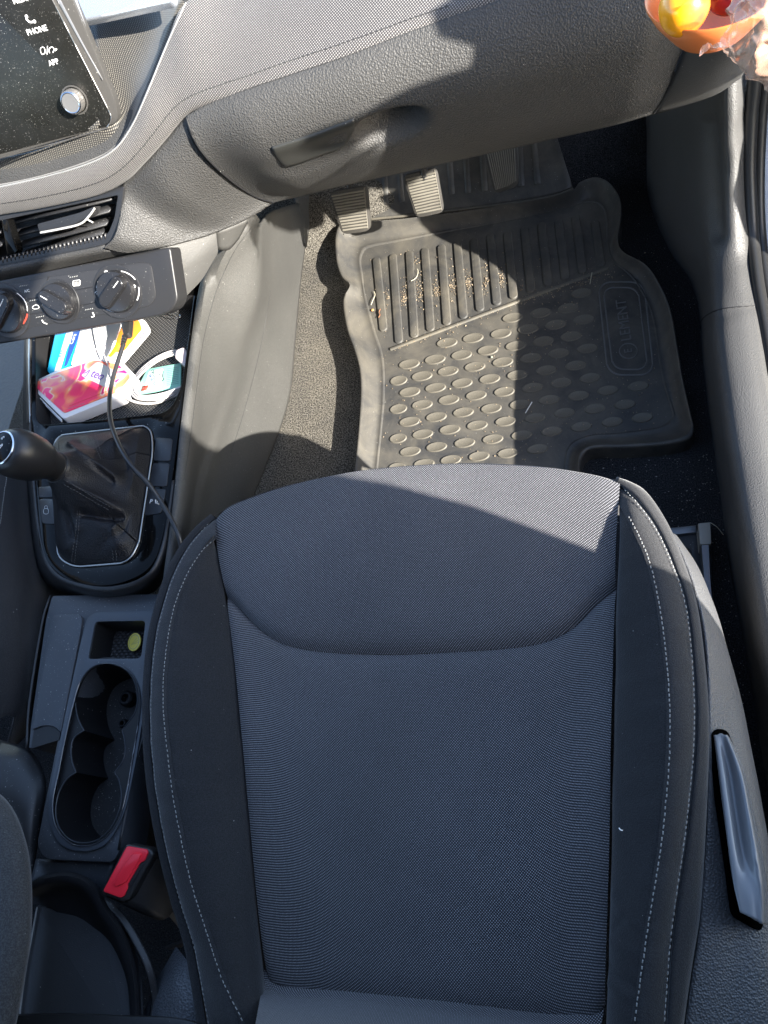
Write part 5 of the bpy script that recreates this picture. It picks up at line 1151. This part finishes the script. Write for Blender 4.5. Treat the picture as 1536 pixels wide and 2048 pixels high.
wp = thing('paper_sheet', 'blank white folded paper glaring in the sun between blue pack and card', 'paper', W(185, 690, TZ))
M_paper = mat('white_paper', (.70, .69, .67), .6)
WPp = Plane((140,735,.346), (190,640,.352), (235,650,.350))
plate('sheet', rnd([(166,640),(246,636),(228,690),(205,726,3),(150,742,3),(142,728)], 2, 3), M_paper, wp, WPp, .002, .0004)
plate('fold', rnd([(170,640),(206,638),(196,690),(168,736,2),(146,738,2),(150,700)], 2, 3), M_paper, wp, WPp.up(.0018), .0012, .0004)
text('lettering', 'SKINCARE', WPp.up(.0022), 155, 706, .0065, (.35, -.9), M_grey, wp)
for k in range(7): tube('perforation', [WPp.hit(196 + k * .6, 660 + k * 7, .0024), WPp.hit(196.3 + k * .6, 663 + k * 7, .0024)], .0004, M_grey, wp, n=3, seg=4)
op = thing('orange_card', 'white rimmed card with orange field and printed border in the tray', 'card', W(260, 680, TZ))
OPp = Plane((240,725,.338), (270,640,.342), (300,660,.340))
plate('card', rnd([(262,630,8),(290,640,8),(302,662,8),(244,730,6),(205,722,4)], 6, 4), mat('card_white', (.72, .70, .68), .35), op, OPp, .002, .0004)
plate('orange_field', rnd([(255,634,3),(278,641,4),(284,658,3),(250,700,3),(232,705,3),(226,690)], 3, 3), mat('card_orange', (.62, .24, .03), .35), op, OPp.up(.0006), .0005, .0002)
plate('yellow_flame', rnd([(214,712),(224,700,3),(232,684,3),(238,690,2),(232,704,3),(222,714,2)], 3, 3), mat('card_yellow', (.80, .50, .02), .35), op, OPp.up(.0011), .0005, .0001)
text('lettering', 'SENSITIVE SKIN', OPp.up(.0006), 278, 678, .0058, (.62, -.66), mat('card_violet', (.25, .05, .15), .4), op)
text('lettering', 'N8.5', OPp.up(.0006), 250, 706, .0065, (.62, -.66), M_grey, op)
gp = thing('green_card', 'mint green printed card under the coiled white cable', 'card', W(320, 755, TZ))
GPp = Plane((293,736,TZ + .006), (361,727,TZ + .006), (270,788,TZ + .006))
plate('card', rnd([(294,738,2),(362,726,2),(361,775,2),(268,790,2)], 2, 3), mat('mint_card', (.22, .48, .38), .35), gp, GPp, .002, .0003)
plate('white_area', rnd([(298,742,2),(326,737,2),(322,776,2),(286,782,2)], 2, 3), mat('mint_white', (.62, .72, .68), .35), gp, GPp.up(.0004), .0004, .0001)
plate('red_square', [(285,772), (297,770), (294,780), (282,782)], M_redp, gp, GPp.up(.0009), .0004, 0)
text('lettering', 'ПРОПОЛИС', GPp.up(.0007), 307, 757, .0062, (.14, 1), mat('green_ink', (.02, .10, .08), .4), gp)
text('lettering', 'МЕТРИ', GPp.up(.0007), 301, 757, .0050, (.14, 1), mat('blue_ink', (.03, .06, .2), .4), gp)
for k in range(10): tube('small_print', [GPp.hit(334, 738 + k * 3.6, .0006), GPp.hit(357, 734 + k * 3.6, .0006)], .00022, M_deep, gp, n=3, seg=4)
tube('logo_mark', closed_on(GPp.up(.0008), [(318,745),(326,742),(325,752),(327,760),(318,763),(321,754)]), .0005, M_deep, gp, closed=True, n=20, seg=5)
M_wc = mat('white_cable', (.42, .39, .37), .35)
wc = thing('white_cable', 'coiled white charging cable lying over the green card in the tray', 'cable', W(310, 780, TZ))
for k, (dx, rx, ry) in enumerate(((0, 52, 44), (3, 47, 39), (-2, 56, 47))):
    z_ = TZ + .010 + k * .003
    P = []
    for a in range(0, 250, 12):
        t = math.radians(a + 20); x = rx * math.cos(t); y = ry * math.sin(t); ca, sa = math.cos(-.55), math.sin(-.55)
        P.append((318 + dx + x * ca - y * sa, 752 + x * sa + y * ca, z_))
    tube('loop', [(368, 705 + k * 3, z_)] + [(345, 702 + k * 4, z_), (312, 716 + k * 4, z_), (280, 742 + k * 4, z_), (263 + k * 3, 770 + k, z_), (268 + k * 4, 793 - k * 2, z_), (292 + k * 2, 800 - k * 4, z_), (330, 796 - k * 5, z_), (362, 780 - k * 3, z_)], .0019, M_wc, wc, n=60)
tube('loop', [(222,748,.358),(232,775,.352),(250,795,.345),(280,806,TZ + .006),(315,805,TZ + .005),(358,788,TZ + .006)], .0022, M_wc, wc, n=40)
plate('plug', rnd([(352,700,5),(368,694,5),(376,712,3),(370,732,3),(350,716)], 4, 4), mat('pink_white_plug', (.60, .50, .48), .4), wc, HZ(TZ + .022), .012, .003)
tube('strand', [(196,652,.372),(201,690,.365),(212,720,.362),(222,748,.358)], .0012, M_wc, wc, n=30)
bc_ = thing('black_cable', 'black charging cable with ribbed plug running from the tray across the console', 'cable', W(250, 700, TZ))
M_cab = mat('cable_black', (.022, .022, .023), .32)
tube('cord', [(247,688,.385),(236,722,.382),(225,760,.380),(219,800,.382),(222,845,.395),(240,895,.408),(266,935,.408),(292,962,.398),(318,998,.382),(340,1035,.372),(356,1068,.366),(364,1098,.355)], .0034, M_cab, bc_, n=90, seg=10)
for k in range(4): tube('strain_relief', [(250 - k * 1.4, 672 + k * 5, .386), (249.4 - k * 1.4, 675 + k * 5, .386)], .0048 - k * .0004, M_cab, bc_, n=4, seg=10)
plate('plug', rnd([(239,636,3),(260,634,3),(257,668,5),(246,670,5)], 3, 3), M_cab, bc_, HZ(.392), .010, .002)
tag(tube('paper_clip', [(326,628,.345),(345,634,.345),(357,636,.345),(361,631,.345),(350,627,.345),(334,624,.345)], .0007, M_chrome, None, n=30, seg=6), 'small wire paper clip at the dark far right end of the tray', 'paper clip')
# coin-like yellow token
tk = thing('yellow_token', 'round pale yellow token leaning in the small console compartment', 'token', W(276, 1290, .295))
tpn = Vector((-.25, -.15, 1)).normalized(); tc_ = W(269, 1284, .302)
lathe('disc', tc_, tpn, [(-.0015, .0115), (0, .0122), (.0008, .0118), (.0008, 0)], mat('yellow_plastic', (.72, .60, .10), .35), tk, seg=48)
PT2 = Plane.__new__(Plane); PT2.o = tc_ + tpn * .0009; PT2.n = tpn
tube('embossed_ring', [tc_ + tpn * .0009 + (Vector((1, 0, .25)).normalized() * math.cos(q * .39) + Vector((0, 1, .15)).normalized() * math.sin(q * .39)) * .0094 for q in range(16)], .0003, M_grey, tk, closed=True, n=48, seg=5)
for k in range(3): tube('embossed_line', [PT2.hit(262 + k * 3, 1290 - k * 1.0, .0001), PT2.hit(274 + k * 2, 1276 + k * 4, .0001)], .00022, M_grey, tk, n=3, seg=4)

# ------------------------------------------------------------------ bowl of fruit, top right
M_bowl = mat('orange_plastic', (.80, .22, .06), .28, spec=.5, coat=.2)
bz = .715; bcn = W(1428, -22, bz); bw = (W(1290, 0, bz) - bcn).length
bowl = lathe('bowl', bcn - Vector((0, 0, .034)), Vector((0, 0, 1)), [(0, 0), (0, bw * .55), (.004, bw * .62), (.022, bw * .88), (.034, bw * 1.0), (.036, bw * 1.0), (.0345, bw * .95), (.022, bw * .83), (.008, bw * .62), (.005, 0)], M_bowl, None, seg=80)
tag(bowl, 'round orange plastic bowl at the top right over the dashboard corner', 'bowl')
def fruit(name, label, c, r, mt, ax_=(0, .3, 1), sx=1.0):
    f = lathe(name, c - Vector(ax_).normalized() * r, Vector(ax_), [(r * (1 - math.cos(math.pi * k / 20)) * sx, r * math.sin(math.pi * k / 20) * (1 - .05 * math.sin(math.pi * k / 10))) for k in range(21)], mt, None, seg=40, fn=lambda t, h: 1 - .05 * math.exp(-((math.sin(t / 2)) / .12) ** 2))
    return tag(f, label, 'fruit')
M_apr = bpy.data.materials.new('nectarine_skin'); M_apr.use_nodes = True
def skin(M, cols, ang):
    t = M.node_tree; N = t.nodes; b = N['Principled BSDF']; b.inputs['Roughness'].default_value = .25; b.inputs['Coat Weight'].default_value = .3
    tc = N.new('ShaderNodeTexCoord'); g = N.new('ShaderNodeVectorMath'); g.operation = 'DOT_PRODUCT'; g.inputs[1].default_value = ang[:3]; t.links.new(tc.outputs['Object'], g.inputs[0])
    no = N.new('ShaderNodeTexNoise'); no.inputs['Scale'].default_value = 45; t.links.new(tc.outputs['Object'], no.inputs['Vector'])
    ad = N.new('ShaderNodeMath'); ad.operation = 'MULTIPLY_ADD'; ad.inputs[1].default_value = .010; t.links.new(no.outputs[0], ad.inputs[0]); t.links.new(g.outputs['Value'], ad.inputs[2])
    mr = N.new('ShaderNodeMapRange'); mr.inputs[1].default_value = ang[3] - .022; mr.inputs[2].default_value = ang[3] + .010; t.links.new(ad.outputs[0], mr.inputs[0])
    r = N.new('ShaderNodeValToRGB'); e = r.color_ramp.elements; e[0].color = (*cols[0], 1); e[1].color = (*cols[1], 1); e[0].position = .45; e[1].position = .75
    t.links.new(mr.outputs[0], r.inputs[0]); t.links.new(r.outputs[0], b.inputs['Base Color'])
fc = W(1368, 18, .722); dirv = (W(1440, 50, .722) - fc).normalized()
skin(M_apr, [(.95, .36, .01), (.45, .03, .07)], (dirv.x, dirv.y, dirv.z, fc.dot(dirv) + .025))
fr_ = (W(1420, 18, .722) - fc).length * .98
fruit('nectarine', 'yellow and red nectarine in the left half of the orange bowl', fc, fr_, M_apr, (.15, .2, 1))
M_plum = mat('dark_plum_skin', (.20, .015, .03), .3, coat=.2)
fruit('plum', 'dark red fruit behind the yellow nectarine in the bowl', W(1458, -22, .715), fr_ * .95, M_plum)
# plastic bag: crumpled translucent film
M_bag = bpy.data.materials.new('pinkish_plastic_film'); M_bag.use_nodes = True; b = M_bag.node_tree.nodes['Principled BSDF']
b.inputs['Base Color'].default_value = (.72, .46, .34, 1); b.inputs['Roughness'].default_value = .18; b.inputs['Transmission Weight'].default_value = .25; b.inputs['Alpha'].default_value = .50; b.inputs['Coat Weight'].default_value = .5
bag_r = [[(1462,-60,.758),(1455,10,.756),(1448,50,.748),(1435,78,.738),(1410,96,.728),(1402,93,.716)],[(1500,-60,.775),(1492,10,.772),(1486,50,.765),(1478,85,.755),(1468,110,.742),(1450,118,.73)],[(1560,-60,.780),(1545,10,.775),(1535,50,.765),(1525,95,.752),(1512,130,.738),(1500,150,.725)],[(1640,-60,.76),(1620,20,.755),(1600,80,.745),(1585,140,.735),(1570,190,.725),(1556,215,.715)]]
bag = surf('plastic_bag', bag_r, 70, 60, M_bag, None, disp=lambda v, u, p: .008 * noise.noise(p * 26) - .010 * abs(noise.noise(p * 48)) - .005 * abs(noise.noise(p * 110)), sharp=50)
tag(bag, 'crumpled pinkish clear plastic bag over the right side of the bowl', 'plastic bag')
tag(fibre('small curled white lint on the black right bolster of the seat', [(1238,1656,.378),(1241,1660,.379),(1245,1661,.378)], .0006, M_white, 'lint'), None)
